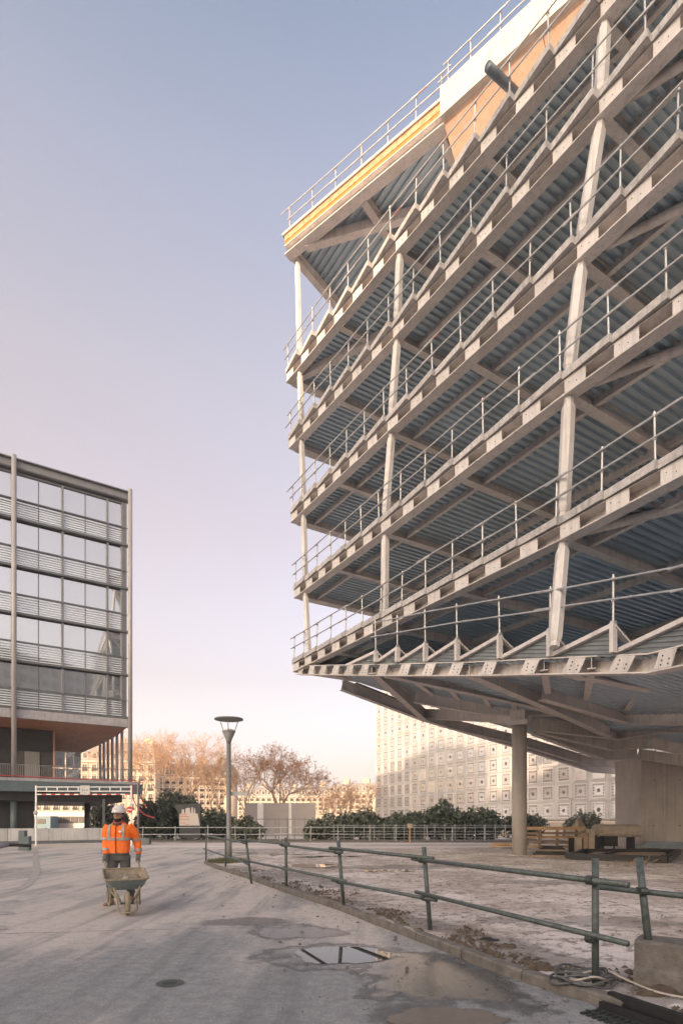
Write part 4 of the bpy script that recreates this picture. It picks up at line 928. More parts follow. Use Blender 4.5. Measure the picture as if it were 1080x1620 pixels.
def shrub(label, px0, px1, pytop, d, n, seed, m='leaf', depth=2.4, size=.17, base_z=0.0, cat='shrub', name='evergreen_shrub', bumps=7, grp='evergreen shrubs behind the far railing'):
    rg = random.Random(seed); x0, x1 = (px0-540)/F*d, (px1-540)/F*d; H = CH+(HY-pytop)/F*d; W = x1-x0
    t = thing(name, label, cat, ((x0+x1)/2, d+depth/2, base_z), grp); pts = []
    lobes = []
    for k in range(bumps):
        lx = x0+W*(k+.5)/bumps+rg.uniform(-.2, .2); e = 1-abs((k+.5)/bumps-.5)*.55
        hh = H*e*rg.uniform(.72, 1.0); lobes.append((V((lx, d+depth*rg.uniform(.3, .7), hh*.52)), V((W/bumps*rg.uniform(.7, 1.05)+.15, depth*.55, hh*.5))))
    hi = max(c.z+r.z for c, r in lobes); f = H/hi
    for c, r in lobes: c.z *= f; r.z *= f
    per = n//len(lobes)
    for c, r in lobes:
        for _ in range(per):
            v = V((rg.gauss(0, 1), rg.gauss(0, 1), rg.gauss(0, 1))).normalized(); rad_ = rg.random()**.22
            q = V((c.x+r.x*v.x*rad_, c.y+r.y*v.y*rad_, c.z+r.z*v.z*rad_)); k = 1+.45*noise.noise(q*1.3+V((seed, 3, 0)))+.35*noise.noise(q*3.7)+.15*noise.noise(q*9)
            q = V((c.x+(q.x-c.x)*k, c.y+(q.y-c.y)*k, c.z+(q.z-c.z)*k))
            if noise.noise(q*2.2+V((seed, 0, 0))) > .22 and rad_ > .6: continue
            if q.z > .03: pts.append(tuple(q))
    leaf_cloud('foliage', pts, size, m, t, seed)
    st = MB()
    for c, r in lobes:
        for _ in range(3):
            a = V((c.x+rg.uniform(-.2, .2), c.y, base_z)); b_ = c+V((rg.uniform(-1, 1)*r.x*.7, rg.uniform(-1, 1)*r.y*.6, r.z*.85)); st.tube([a, a.lerp(b_, .5)+V((rg.uniform(-.1, .1), 0, 0)), b_], [.05, .035, .012], 5, cap=False)
    st.build('stems', 'bark', t); return t
shrub('broad dark evergreen shrub mass in front of the patterned facade', 622, 792, 1266, 46, 26000, 3, bumps=9, depth=3.2, size=.15)
shrub('loose dark shrub left of the broad shrub mass', 500, 632, 1278, 45, 13000, 4, bumps=8, depth=2.4, size=.15)
shrub('dark rounded shrub right of the round concrete column', 812, 858, 1283, 47, 5000, 6, bumps=3, size=.15)
shrub('dark shrub behind the no entry sign', 212, 262, 1266, 47, 9000, 7, bumps=4, depth=3, size=.16)
shrub('tall grey green shrub left of the notice board', 256, 302, 1250, 48.5, 9000, 8, 'leaf2', bumps=3, depth=3, size=.16)
shrub('spreading shrub between notice board and lamp post', 312, 362, 1281, 46, 7000, 9, bumps=4, depth=2.5, size=.15)
shrub('low shrub just right of the lamp post', 364, 404, 1289, 45.5, 4500, 10, 'leaf2', bumps=3, depth=2, size=.14)
shrub('low straggly shrub right of the steel gate', 486, 520, 1296, 44.5, 3000, 12, 'leaf2', bumps=3, depth=1.6, size=.14)
shrub('clipped hedge seen under the raised terrace', 140, 186, 1272, 62, 7000, 13, 'leaf2', bumps=4, depth=3, size=.2)
shrub('small palm-like shrub behind the timber stack', 900, 944, 1282, 49, 2600, 15, 'leaf2', bumps=3, depth=1.6, size=.16)
gm = MB(); rg = random.Random(4)
A, B = gr(230, 1328), gr(520, 1327)
for i in range(9000):
    p = A.lerp(B, rg.random()); p = V((p.x, 43.2+rg.uniform(-.9, 1.6), 0.02)); hgt = rg.uniform(.05, .16); a = rg.uniform(0, 3.14); dx = V((math.cos(a), math.sin(a), 0))*.02
    gm.add([p-dx, p+dx, p+V((rg.uniform(-.04, .04), rg.uniform(-.04, .04), hgt))], [(0, 1, 2)])
tag(gm.build('grass_verge', 'grass'), 'strip of short grass along the far railing', 'grass', kind='stuff')

# ------------------------------------------------------------------ far pavement, railing, hoarding, gate
b = MB(); b.box((2, 43.4, .0), (46, 3.6, .2)); struct('far_pavement', b, 'kerb')
fr = thing('far_railing', 'long low railing of scaffold tubes across the far side of the yard', 'railing', gr(330, 1333))
rg = random.Random(6); x = -14.6
xs = []
while x < 14.5: xs.append(x); x += rg.uniform(1.5, 2.6)
for x in xs:
    tl = rg.uniform(-.05, .05) if rg.random() > .2 else rg.uniform(-.25, .25)
    b = MB(); b.tube([(x, 42, .05), (x+tl, 42, 1.2+rg.uniform(-.06, .1))], .035, 6); b.build('post', 'scaf', fr)
for z in (1.08, .58):
    i = 0
    while i < len(xs)-1:
        k = min(len(xs)-1, i+rg.choice((2, 3))); b = MB(); b.tube([(xs[i]-.4, 41.96, z+rg.uniform(-.04, .04)), (xs[k]+.4, 41.96, z+rg.uniform(-.04, .04))], .032, 6); b.build('rail', 'scaf', fr); i = k
fr2 = thing('mesh_railing', 'second thin railing just behind, along the shrub mass', 'railing', (3, 44.2, 0))
for i in range(19):
    b = MB(); b.tube([(-.6+i*.78, 44.2, .1), (-.6+i*.78, 44.2, 1.3)], .022, 6); b.build('post', 'scaf', fr2)
for z in (1.22, .75, .3):
    b = MB(); b.tube([(-.8, 44.17, z), (13.6, 44.17, z)], .022, 6); b.build('rail', 'scaf', fr2)
hd = thing('site_hoarding', 'grey site hoarding with two white stripes in front of the plane tree', 'hoarding', gx(445, 60))
for x0, x1, m_ in ((388, 407, 'hoard'), (407.3, 416.7, 'white'), (417, 456.7, 'hoard'), (457, 461, 'white'), (461.3, 499, 'hoard')):
    p, q = gx(x0, 60), gx(x1, 60); b = MB(); b.box(((p.x+q.x)/2, 60+.03*(m_ == 'white'), 1.72), (q.x-p.x, .12, 3.44)); b.build('hoarding_panel', m_, hd)
gt = thing('steel_gate', 'dark open steel gate in front of the white striped hoarding', 'gate', gx(452, 50))
for px in (405, 420, 436, 441, 455, 466, 482, 496):
    p = gx(px, 50); b = MB(); b.box((p.x, 50, .93), (.07 if px != 455 else .16, .07, 1.86)); b.build('gate_bar', 'lamp', gt)
p, q = gx(404, 50), gx(540, 50)
for z in (1.72, .35): 
    b = MB(); b.box(((p.x+q.x)/2, 50, z), (q.x-p.x, .05, .07)); b.build('gate_rail', 'lamp', gt)
st_ = thing('street_light', 'thin dark street light in front of the plane tree', 'street lamp', gx(443, 66))
p = gx(443, 66); b = MB(); b.tube([p, p+V((0, 0, 7.4))], [.08, .05], 8); b.build('pole', 'lamp', st_)
for sx in (-1, 1): b = MB(); b.box(p+V((sx*.3, 0, 7.1)), (.55, .2, .12)); b.build('lamp_head', 'lamp', st_)
st_ = thing('street_light', 'thin street light before the right end of the patterned facade', 'street lamp', gx(903, 52))
p = gx(903, 52); b = MB(); b.tube([p, p+V((0, 0, 3.6))], [.06, .04], 8); b.build('pole', 'lbcol', st_)
for sx in (-1, 1): b = MB(); b.box(p+V((sx*.14, 0, 3.6)), (.2, .12, .07)); b.build('lamp_head', 'lbcol', st_)
# low stone wall behind the timber
b = MB(); b.box((22, 58, .7), (14, .5, 1.5)); tag(b.build('garden_wall', 'stone2'), 'low rubble wall under the patterned facade', 'wall')

# notice board
nb_ = thing('notice_board', 'dark slanted notice board with a pale printed sheet', 'notice board', gr(300, 1330))
def prism_xz(m_, pts, y0, y1, mi=0):
    n = len(pts); m_.add([(x, y0, z) for x, z in pts]+[(x, y1, z) for x, z in pts], [tuple(range(n)), tuple(range(2*n-1, n-1, -1))]+[(i, n+i, n+(i+1) % n, (i+1) % n) for i in range(n)], mi)
dN = 44.0
def zx(px, py): q = at(px, py, dN); return (q.x, q.z)
b = MB(); prism_xz(b, [zx(*p) for p in ((284, 1326), (317, 1326), (317, 1271), (302, 1272), (275, 1273), (284, 1290))], dN, dN+.25); b.build('panel', 'board', nb_)
b = MB(); prism_xz(b, [zx(*p) for p in ((284, 1306), (316.5, 1306), (313, 1287), (309.5, 1287), (309, 1279), (307.5, 1279), (307, 1287), (306, 1286), (305.5, 1277.5), (303, 1277.5), (302.5, 1286), (301, 1286), (300.5, 1278), (294, 1278.5), (293.5, 1287), (292, 1287), (291.5, 1280.5), (288, 1280.5), (287.5, 1287), (284, 1287.5))][::-1], dN-.03, dN-.005); sh = b.build('printed_sheet', 'paper', nb_)
for i, (a, c, y) in enumerate(((285, 300, 1292), (285, 296, 1289), (285, 300, 1296), (285, 294, 1302), (294, 300, 1304))):
    b = MB(); p, q = zx(a, y), zx(c, y); b.box(((p[0]+q[0])/2, dN-.035, p[1]), (q[0]-p[0], .008, .04)); b.build('red_text_line', 'red', sh)
# small wooden sign on a stake
ws = thing('stake_sign', 'small pale sign board on a wooden stake at the far railing', 'sign', gr(647, 1333))
p = gr(647, 1334); b = MB(); b.box(p+V((0, -.3, .6)), (.09, .07, 1.2)); b.build('stake', 'timber', ws)
b = MB(); b.box(p+V((0, -.36, 1.22)), (.36, .03, .3)); b.build('sign_board', 'sack', ws)

# ------------------------------------------------------------------ height limit gantry, signs, poles
GD = 35.5
gn = thing('height_gantry', 'white height limit gantry over the road', 'gantry', gx(57, GD))
x0, x1 = gx(57.5, GD).x, gx(208, GD).x
for x in (x0, x1):
    b = MB(); b.box((x, GD, 1.88), (.08, .08, 3.76)); b.build('gantry_post', 'white', gn)
for z in (3.66, 3.40):
    b = MB(); b.box(((x0+x1)/2, GD, z), (x1-x0-.09, .05, .055)); b.build('gantry_beam', 'white', gn)
for i in range(1, 9):
    b = MB(); x = x0+(x1-x0)*i/9; b.box((x, GD, 3.53), (.06, .05, .185)); b.build('gantry_strut', 'white', gn)
for i in range(20):
    a_ = x0+.08+(x1-x0-.16)*i/20; b = MB(); b.box((a_+(x1-x0-.16)/40, GD-.02, 3.2), ((x1-x0-.16)/20-.004, .05, .07)); b.build('hanging_bar', 'red' if i % 2 else 'white', gn)
b = MB(); sxx = gx(135.5, GD).x; b.box((sxx, GD-.06, 3.47), (.60, .03, .56)); sg = b.build('limit_sign', 'whitepanel', gn)
def text(body, size, loc, m, parent, rot=(math.pi/2, 0, 0), name='lettering'):
    cu = bpy.data.curves.new(name, 'FONT'); cu.body = body; cu.size = size; cu.align_x = 'CENTER'; cu.align_y = 'CENTER'; cu.extrude = .002; cu.materials.append(M[m])
    tmp = bpy.data.objects.new('tmp', cu); col.objects.link(tmp); dg_ = bpy.context.evaluated_depsgraph_get()
    me = bpy.data.meshes.new_from_object(tmp.evaluated_get(dg_)); bpy.data.objects.remove(tmp); me.materials.clear(); me.materials.append(M[m])
    o = bpy.data.objects.new(name, me); col.objects.link(o); o.parent = parent; o.location = V(loc)-WL[parent]; o.rotation_euler = rot; WL[o] = V(loc); return o
text('3,5 m', .17, (sxx, GD-.08, 3.47), 'black', sg)
for z, s in ((3.66, 1), (3.28, -1)):
    b = MB(); b.add([(sxx-.04, GD-.078, z-.03*s), (sxx+.04, GD-.078, z-.03*s), (sxx, GD-.078, z+.03*s)], [(0, 1, 2)]); b.build('arrow_mark', 'black', sg)
# camera-like lamp and small awning arm on the left post
b = MB(); b.sphere((x0, GD-.05, 2.05), .13, 12, 8); b.build('beacon', 'whitepanel', gn, True)
ne = thing('no_entry_sign', 'round red no entry sign on the right gantry post', 'road sign', (x1-.05, GD-.12, 2.25))
b = MB(); c = V((x1-.06, GD-.14, 2.25)); b.tube([c, c+V((0, .02, 0))], .20, 28); b.build('disc', 'red', ne)
b = MB(); b.box(c+V((0, -.012, 0)), (.26, .012, .065)); b.build('white_bar', 'white', ne)
pl_ = thing('cable_pole', 'grey pole with slack cables beside the gantry', 'pole', gx(219, 38))
p = gx(219, 38); b = MB(); b.tube([p, p+V((0, 0, 4.1))], .075, 10); b.build('pole_shaft', 'lbsteel', pl_, True)
b = MB(); b.bar(p+V((-.6, 0, 4.15)), p+V((.35, 0, 4.1)), .05, .05); b.build('cross_arm', 'lbdark', pl_)
b = MB(); b.tube(catmull([p+V((.3, 0, 4.05)), p+V((.05, -.1, 3.6)), p+V((.35, -.1, 2.9)), p+V((1.0, 0, 2.3)), p+V((1.15, 0, 1.4))], 8), .035, 6); b.build('slack_cable', 'rubber', pl_, True)
b = MB(); b.tube(catmull([p+V((-.4, 0, 4.0)), p+V((-.3, -.1, 3.0)), p+V((.2, -.1, 2.2)), p+V((.6, 0, 1.9)), p+V((1.1, 0, 1.75))], 8), .035, 6); b.build('red_cable_loop', 'redcable', pl_, True)
b = MB(); b.box(p+V((.35, -.2, .22)), (1.0, .5, .4)); tag(b.build('planter_box', 'lbdark'), 'dark low planter box at the foot of the cable pole', 'planter')
# hose stand at the left edge
bs = thing('hose_stand', 'dark teal hydrant stand with a thick black hose', 'hydrant', gr(40, 1349))
p = gr(40, 1349)
b = MB(); b.box(p+V((0, 0, .45)), (.5, .25, .7)); b.box(p+V((-.1, 0, .9)), (.28, .28, .35)); b.build('housing', 'teal', bs)
b = MB(); b.tube(catmull([p+V((.35, -.2, .35)), p+V((-.1, -1.6, .42)), p+V((-.6, -3.5, .25)), p+V((-2.4, -5.5, .06)), p+V((-5, -6, .06))], 8), .075, 8); b.build('hose', 'rubber', bs, True)
b = MB(); b.tube([p+V((-.05, -1.4, .44)), p+V((-.16, -1.9, .4))], .12, 10); b.build('hose_coupling', 'lbsteel', bs, True)

# ------------------------------------------------------------------ street lamp in the yard
lp_ = gr(362, 1368); sl_ = thing('yard_lamp', 'grey lamp post with flat disc reflector on three arms', 'street lamp', lp_)
b = MB(); b.tube([lp_, lp_+V((0, 0, .9)), lp_+V((0, 0, .93)), lp_+V((0, 0, 4.25))], [.115, .105, .085, .075], 20); b.build('post', 'lamp', sl_, True)
b = MB(); b.tube([lp_+V((0, 0, z)) for z in (4.22, 4.32, 4.66)], [.075, .09, .235], 24); b.build('cone', 'lamp', sl_, True)
b = MB(); b.tube([lp_+V((0, 0, z)) for z in (4.6, 4.69, 4.72)], [.19, .2, .14], 20); b.build('lamp_glass', 'lampglass', sl_, True)
for k in range(3):
    a = -1.57+k*2.094+.12; b = MB(); u = V((math.cos(a), math.sin(a), 0)); b.tube([lp_+u*.2+V((0, 0, 4.6)), lp_+u*.36+V((0, 0, 5.06))], .014, 6); b.build('arm', 'lamp', sl_)
b = MB(); b.tube([lp_+V((0, 0, z)) for z in (5.045, 5.06, 5.10, 5.13)], [.44, .50, .49, .1], 36); b.build('reflector_disc', 'lamp', sl_)
b = MB(); q = lp_+V((.32, .1, 2.48)); b.box(q, (.62, .04, .13)); b.build('direction_plate', 'whitepanel', sl_)
gm = MB(); rg = random.Random(9)
for i in range(700):
    a = rg.uniform(0, 6.28); r = rg.random()**.6*.75; p = lp_+V((r*math.cos(a), r*math.sin(a)*.7, .08)); dx = V((.012, 0, 0)); gm.add([p-dx, p+dx, p+V((rg.uniform(-.07, .07), rg.uniform(-.05, .05), rg.uniform(.08, .22)))], [(0, 1, 2)])
tag(gm.build('grass_tuft', 'grass'), 'grass tuft at the foot of the yard lamp', 'grass', kind='stuff')

# ------------------------------------------------------------------ near tube fence along the kerb
nf = thing('tube_fence', 'green grey scaffold tube fence along the kerb', 'fence', gr(543, 1435))
NP = [((326, 1312), (326, 1362)), ((357, 1322), (357, 1372)), ((388, 1320), (398, 1394)), ((452, 1325), (453, 1406)), ((535, 1330), (544, 1436)), ((670, 1340), (681, 1473)), ((941, 1358), (941, 1565))]
bases = []
for (tx, ty), (bx_, by_) in NP:
    g_ = gr(bx_, by_, .06); t_ = at(tx, ty, g_.y); bases.append((g_, t_))
    b = MB(); b.tube([g_+V((0, 0, -.08)), t_], .030, 12); po = b.build('post', 'greentube', nf, True)
def fence_pt(i, hgt):
    g_, t_ = bases[i]; return g_.lerp(t_, (hgt)/(t_.z-g_.z))+V((-.055, -.03, 0))
for nm_, hgt, spans in (('top_rail', .94, ((0, 2), (2, 3), (3, 4), (4, 5), (5, 6))), ('low_rail', .44, ((0, 2), (2, 4), (4, 5), (5, 6)))):
    for n_, (i, j) in enumerate(spans):
        a, c = fence_pt(i, hgt), fence_pt(j, hgt); d = (c-a).normalized(); up_ = V((0, 0, .055 if n_ % 2 else 0)); ov = .25 if j < 6 else .38
        b = MB(); b.tube([a-d*.22+up_, c+d*ov+up_*.6], .0265, 12); b.build(nm_, 'greentube', nf, True)
    for i in range(2, 7):
        c = fence_pt(i, hgt)+V((.03, .015, 0)); b = MB(); b.tube([c+V((0, 0, -.03)), c+V((0, 0, .03))], .042, 12); rd2 = (fence_pt(min(6, i+1), hgt)-fence_pt(i-1, hgt)).normalized(); e_ = fence_pt(i, hgt); b.tube([e_-rd2*.03, e_+rd2*.035], .041, 12); b.tube([c+V((.02, -.05, .01)), c+V((.09, -.03, .01))], .009, 6); b.build('clamp', 'clamp', nf)
# leaning last post on the concrete block, with its rail leaving the picture
b = MB(); g_, t_ = at(1026, 1500, 4.95), at(1010, 1357, 5.1); b.tube([g_, t_], .032, 12); b.build('post', 'greentube', nf, True)
a, c = at(936, 1402, 5.25), at(1180, 1428, 4.6); b = MB(); b.tube([a, c], .0265, 12); b.build('top_rail', 'greentube', nf, True)
b = MB(); c = at(1013, 1409, 5.02); b.tube([c+V((0, 0, -.03)), c+V((0, 0, .03))], .038, 12); b.tube([c+V((-.03, -.04, 0)), c+V((.03, -.05, 0))], .034, 10); b.build('clamp', 'clamp', nf)

# concrete block, cable coil, drain, rubble
blk = thing('concrete_block', 'dirty grey concrete barrier block at the right edge', 'barrier', gr(1010, 1572))
a = gr(1001, 1566, .05); d = V((.78, -.62, 0)).normalized(); n = V((d.y, -d.x, 0)); n = -n if n.y < 0 else n
m = MB(); rings = []
for s_ in (0, 2.6): rings.append([a+d*s_+n*o+V((0, 0, z)) for o, z in ((.0, -.1), (.0, .17), (.035, .20), (.035, .40), (.06, .425), (.34, .43), (.36, .40), (.36, -.1))])
m.loft(rings); m.build('block_body', 'kerb', blk)
for k in range(5):
    pass
cc = gr(925, 1558, .08); coil = thing('cable_coil', 'coil of grey cable lying by the last fence post', 'cable', cc); rg = random.Random(2)
for k in range(9):
    cx_, cy_ = cc.x+rg.uniform(-.06, .06), cc.y+rg.uniform(-.05, .07); r = rg.uniform(.15, .24); pts = []
    for i in range(33):
        t = 2*math.pi*i/32+k; pts.append(V((cx_+r*math.cos(t)*1.1, cy_+r*math.sin(t)*.8, .095+.012*k+.02*math.sin(3*t+k))))
    b = MB(); b.tube(pts, .011, 6); b.build('cable_loop', 'cable' if k % 3 else 'cablew', coil, True)
b = MB(); b.tube(catmull([cc+V((.2, .05, .12)), cc+V((.35, -.05, .05)), cc+V((.45, -.3, .03)), cc+V((.62, -.5, .03))], 8), .010, 6); b.build('cable_tail', 'cablew', coil, True)
dr = thing('drain_channel', 'black drain edging with a slotted iron grate by the kerb end', 'drain', gr(1000, 1612))
a, c = gr(950, 1596), gr(1150, 1668)
dd = (c-a).normalized(); nn_ = V((-dd.y, dd.x, 0)); nn_ = nn_ if nn_.y > 0 else -nn_
b = MB(); b.bar(a+nn_*.1+V((0, 0, .05)), c+nn_*.1+V((0, 0, .05)), .06, .16); b.build('upper_edging', 'black', dr)
b = MB(); b.bar(a+nn_*.0+V((0, 0, .02)), c+nn_*.0+V((0, 0, .02)), .05, .09); b.build('lower_edging', 'black', dr)
for i in range(14):
    b = MB(); p = a+dd*(.03+i*.055)-nn_*.06; b.bar(p+V((0, 0, .006)), p-nn_*.19+V((0, 0, .006)), .026, .02); b.build('grate_bar', 'clamp', dr)
b = MB(); b.bar(a-nn_*.16+V((0, 0, .008)), a+dd*.8-nn_*.16+V((0, 0, .008)), .018, .022); b.bar(a-nn_*.045+V((0, 0, .008)), a+dd*.8-nn_*.045+V((0, 0, .008)), .016, .022); b.build('grate_frame', 'clamp', dr)
def lump(name, label, cat, px, py, rx, ry, h, seed, m='dirtlump', z=.07, grp=None):
    q = gr(px, py, z); b = MB(); b.sphere((0, 0, 0), 1, 18, 10); out_ = []
    for v in b.v:
        v = V(v); k = 1+.35*noise.noise(v*1.6+V((seed, 0, 0)))+.22*noise.noise(v*4+V((0, seed, 0))); out_.append((q.x+v.x*rx*k, q.y+v.y*ry*k, z-.01+max(-.02, v.z*h*k)))
    b.v = out_; return tag(b.build(name, m, None, True), label, cat, grp)
lump('soil_clod', 'dark wet clod of soil behind the kerb, left of the cable coil', 'clod', 862, 1535, .13, .1, .07, 1.3)
lump('tarpaulin_scrap', 'crumpled black plastic scrap lying on the soil', 'plastic scrap', 772, 1490, .13, .09, .055, 4.1, 'rubber')
lump('soil_clod', 'flat soil clod right of the black plastic scrap', 'clod', 803, 1499, .12, .09, .05, 6.6)
lump('soil_clod', 'small clod at the foot of the middle fence post', 'clod', 662, 1474, .09, .07, .05, 8.2)
lump('soil_heap', 'brown soil heap at the foot of the concrete block', 'soil heap', 1040, 1582, .3, .12, .11, 3.3, 'dirtlump', .02)
# loose stones on road edge and soil: countless
gm = MB(); rg = random.Random(12)
for i in range(5200):
    k = rg.randint(30, nI-60); t = rg.random()**3; p = kc[k].lerp(farc[k], t*.6+.012)
    if rg.random() < .16: p = kc[k]+V((-rg.random()**2*2.2, -rg.random()**2*.8, 0)); z = .0
    else: z = .075+.035*noise.noise(V((p.x*.9, p.y*.9, 3)))+.03*noise.noise(V((p.x*2.7, p.y*2.7, 8)))
    r = rg.uniform(.004, .013) if rg.random() < .93 else rg.uniform(.015, .035)
    c = V((p.x, p.y, z+r*.3)); gm.add([c+V((r*rg.uniform(.6, 1.3), 0, 0)), c+V((0, r*rg.uniform(.6, 1.3), 0)), c+V((-r*rg.uniform(.6, 1.3), 0, 0)), c+V((0, -r, 0)), c+V((0, 0, r*rg.uniform(.5, .9)))], [(0, 1, 4), (1, 2, 4), (2, 3, 4), (3, 0, 4)])
tag(gm.build('loose_stones', 'kerb'), 'loose gravel scattered over the soil and road edge', 'gravel', kind='stuff')

gm = MB(); rg = random.Random(22)
for i in range(1500):
    k = rg.randint(40, nI-70); sd_ = rg.random()**1.6*.9; p = kc[k].lerp(farc[k], .0)+V((.14+sd_*.75, .1+sd_*.45, 0))
    if noise.noise(V((p.x*1.1, p.y*1.1, 7))) < -.02: continue
    z = .075+.035*noise.noise(V((p.x*.9, p.y*.9, 3)))+.02; r = rg.uniform(.008, .03) if rg.random() < .9 else rg.uniform(.03, .06); c = V((p.x, p.y, z))
    ring = [c+V((r*math.cos(t)*rg.uniform(.7, 1.4), r*math.sin(t)*rg.uniform(.7, 1.4), -.01)) for t in (0, 1.05, 2.1, 3.14, 4.2, 5.2)]; tp_ = c+V((rg.uniform(-.3, .3)*r, rg.uniform(-.3, .3)*r, r*rg.uniform(.4, .8)))
    gm.add(ring+[tp_], [(q, (q+1) % 6, 6) for q in range(6)])
tag(gm.build('soil_crumbs', 'dirtlump'), 'dark crumbled soil along the inner side of the kerb', 'soil', kind='stuff')

# ------------------------------------------------------------------ material stacked under the building
tm = thing('timber_stack', 'stack of pale timber boards beside the round column', 'timber stack', at(880, 1348, 27))
for j, (px0, px1, py, m_, hh) in enumerate(((842, 922, 1310.5, 'timber', 5), (842, 924, 1318.5, 'timber2', 3.5), (844, 918, 1325, 'timber', 4), (843, 920, 1333, 'timber2', 4), (840, 906, 1340, 'timber', 3))):
    a, c = at(px0, py, 27.5), at(px1, py, 26.8); b = MB()
    for r in range(4):
        bb = MB(); dx = rp.uniform(-.12, .12); bb.bar(a+V((dx, .26*r, 0)), c+V((dx, .26*r, 0)), .24, hh/F*27); bb.build('plank', m_, tm)
for px in (852, 880, 910):
    b = MB(); p = at(px, 1330, 27.2); b.bar(V((p.x, p.y-.05, .0)), V((p.x, p.y-.05, 1.12)), .1, .1, up=(0, 1, 0)); b.build('stack_post', 'timber2', tm)
tb = thing('timber_pile', 'low pile of flat boards left of the round column', 'timber', at(795, 1340, 31))
for j in range(3):
    b = MB(); a, c = at(775+j*3, 1339-j*2.2, 31), at(835, 1338-j*2.2, 30); b.bar(a, c, .7, .05); b.build('plank', 'timber', tb)
sf = thing('welded_grid', 'black welded steel frame lying on timbers under the building', 'steel frame', at(950, 1352, 19))
q = [at(898, 1360, 21.5), at(1055, 1368, 19.5), at(1072, 1347, 24.5), at(925, 1349, 25)]
q = [V((p.x, p.y, .22)) for p in q]
for i in range(4):
    b = MB(); b.bar(q[i], q[(i+1) % 4], .22, .2); b.build('frame_bar', 'black', sf)
b = MB(); b.bar(q[0].lerp(q[1], .35), q[3].lerp(q[2], .35), .16, .16); b.build('frame_bar', 'black', sf)
b = MB(); m_ = [p.lerp((q[0]+q[2])/2, .25)+V((0, 0, -.06)) for p in q]; b.add(m_+[p+V((0, 0, .05)) for p in m_], BF); b.build('board', 'timber2', sf)
bb_ = thing('steel_bars', 'bundle of blue grey steel bars along the foot of the concrete core', 'steel bars', at(1030, 1343, 28))
for k in range(7):
    b = MB(); y = 27.6+.13*(k % 4); z = .28+.16*(k//4)+.05*(k % 2); b.bar(V((14.2+.1*k, y, z)), V((24, y-1.9, z)), .11, .1); b.build('bar', 'bluesteel', bb_)
for x_ in (15.0, 18.5): b = MB(); b.box((x_, 27.6-.19*(x_-14.2), .1), (.2, .8, .2)); b.build('sleeper', 'timber2', bb_)
pp_ = thing('steel_plates', 'dark flat steel sections lying at the foot of the round column', 'steel sections', at(870, 1354, 23))
for k in range(6):
    b = MB(); a, c = at(838+4*k, 1355-1.4*k, 23.4+.5*k), at(905-3*k, 1352-1.2*k, 23+.5*k); a.z = .1+.05*k; c.z = .1+.05*k; b.bar(a, c, .3, .09); b.build('section', 'black' if k % 3 else 'timber2', pp_)
cb = thing('site_cabinet', 'tall pale panels and dark frames standing beside the timber stack', 'site panels', at(925, 1350, 25.5))
for px0, px1, t_, m_ in ((907, 912, 1326, 'black'), (912.5, 921, 1325, 'sack'), (924, 931, 1318, 'timber2'), (932, 941, 1312, 'sack'), (944, 947, 1322, 'black')):
    a, c = at(px0, 1350, 25.5), at(px1, t_, 25.5); b = MB(); b.box(((a.x+c.x)/2, 25.5+rp.uniform(0, .5), c.z/2), (c.x-a.x, .3, c.z)); b.build('panel', m_, cb)
b = MB(); a = at(962, 1338, 26); b.box((a.x, 26, .62), (.6, .5, .46)); [b.box((a.x+sx*.25, 26, .2), (.05, .05, .4)) for sx in (-1, 1)]; tag(b.build('tool_box', 'black'), 'black site box on legs in front of the concrete core', 'box')
lump('covered_heap', 'heap under a pale tarpaulin behind the timber stack', 'heap', 912, 1341, .75, .6, 1.55, 2.7, 'sack', .0)
bp_ = thing('covered_pallet', 'pale wrapped pallet load against the concrete core', 'pallet load', at(958, 1345, 27.5))
m = MB(); rings = []
for x_ in (0, .08, .5, 1.0, 1.4, 1.46): 
    e = 1 if .05 < x_ < 1.42 else .8; rings.append([V((12.15+x_*1.45, 27.5+dy*e, 1.05+dz*e)) for dy, dz in ((-.4, -.28), (-.45, -.1), (-.38, .2), (-.2, .3), (.2, .32), (.4, .2), (.42, -.28))])
m.loft(rings); m.build('wrapping', 'sack', bp_, True)
for x_ in (12.4, 13.9): b = MB(); b.box((x_, 27.5, .39), (.12, .6, .78)); b.build('pallet_leg', 'black', bp_)
ro = thing('roots', 'dry broken roots lying in front of the black steel frame', 'roots', gr(985, 1366)); rg = random.Random(8)
for k in range(9):
    p = gr(968+k*9+rg.uniform(-3, 3), 1368+rg.uniform(-3, 4), .08); b = MB(); pts = [p]; 
    for i in range(4): pts.append(pts[-1]+V((rg.uniform(-.12, .16), rg.uniform(-.1, .1), rg.uniform(-.05, .13))))
    pts = [V((q_.x, q_.y, max(.07, q_.z))) for q_ in pts]; b.tube(catmull(pts, 3), .018, 5); b.build('root', 'timber2', ro)
# bus on the street beyond the terrace
bu = thing('bus', 'pale bus with dark windows seen under the raised terrace', 'bus', gx(108, 75))
p = gx(80, 75); q = gx(137, 75)
b = MB(); b.box(((p.x+q.x)/2, 75, 1.55), (q.x-p.x+4, 2.5, 2.5)); b.build('body', 'bus', bu)
for i in range(5):
    b = MB(); b.box((p.x+.6+i*1.05, 73.72, 1.75), (.95, .06, .85)); b.build('window', 'winpane', bu)
for x_ in (p.x-.6, q.x+.6): b = MB(); b.tube([V((x_, 73.7, .5)), V((x_, 74.2, .5))], .48, 16); b.build('wheel', 'rubber', bu)
vn = thing('blue_van', 'blue van seen left of the bus under the terrace', 'van', gx(64, 72)); p = gx(64, 72)
b = MB(); b.box(p+V((0, 0, 1.35)), (3.6, 2, 1.7)); b.build('body', 'busblue', vn)
b = MB(); b.box(p+V((.3, -1.02, 1.55)), (1.8, .05, .6)); b.build('window', 'winpane', vn)
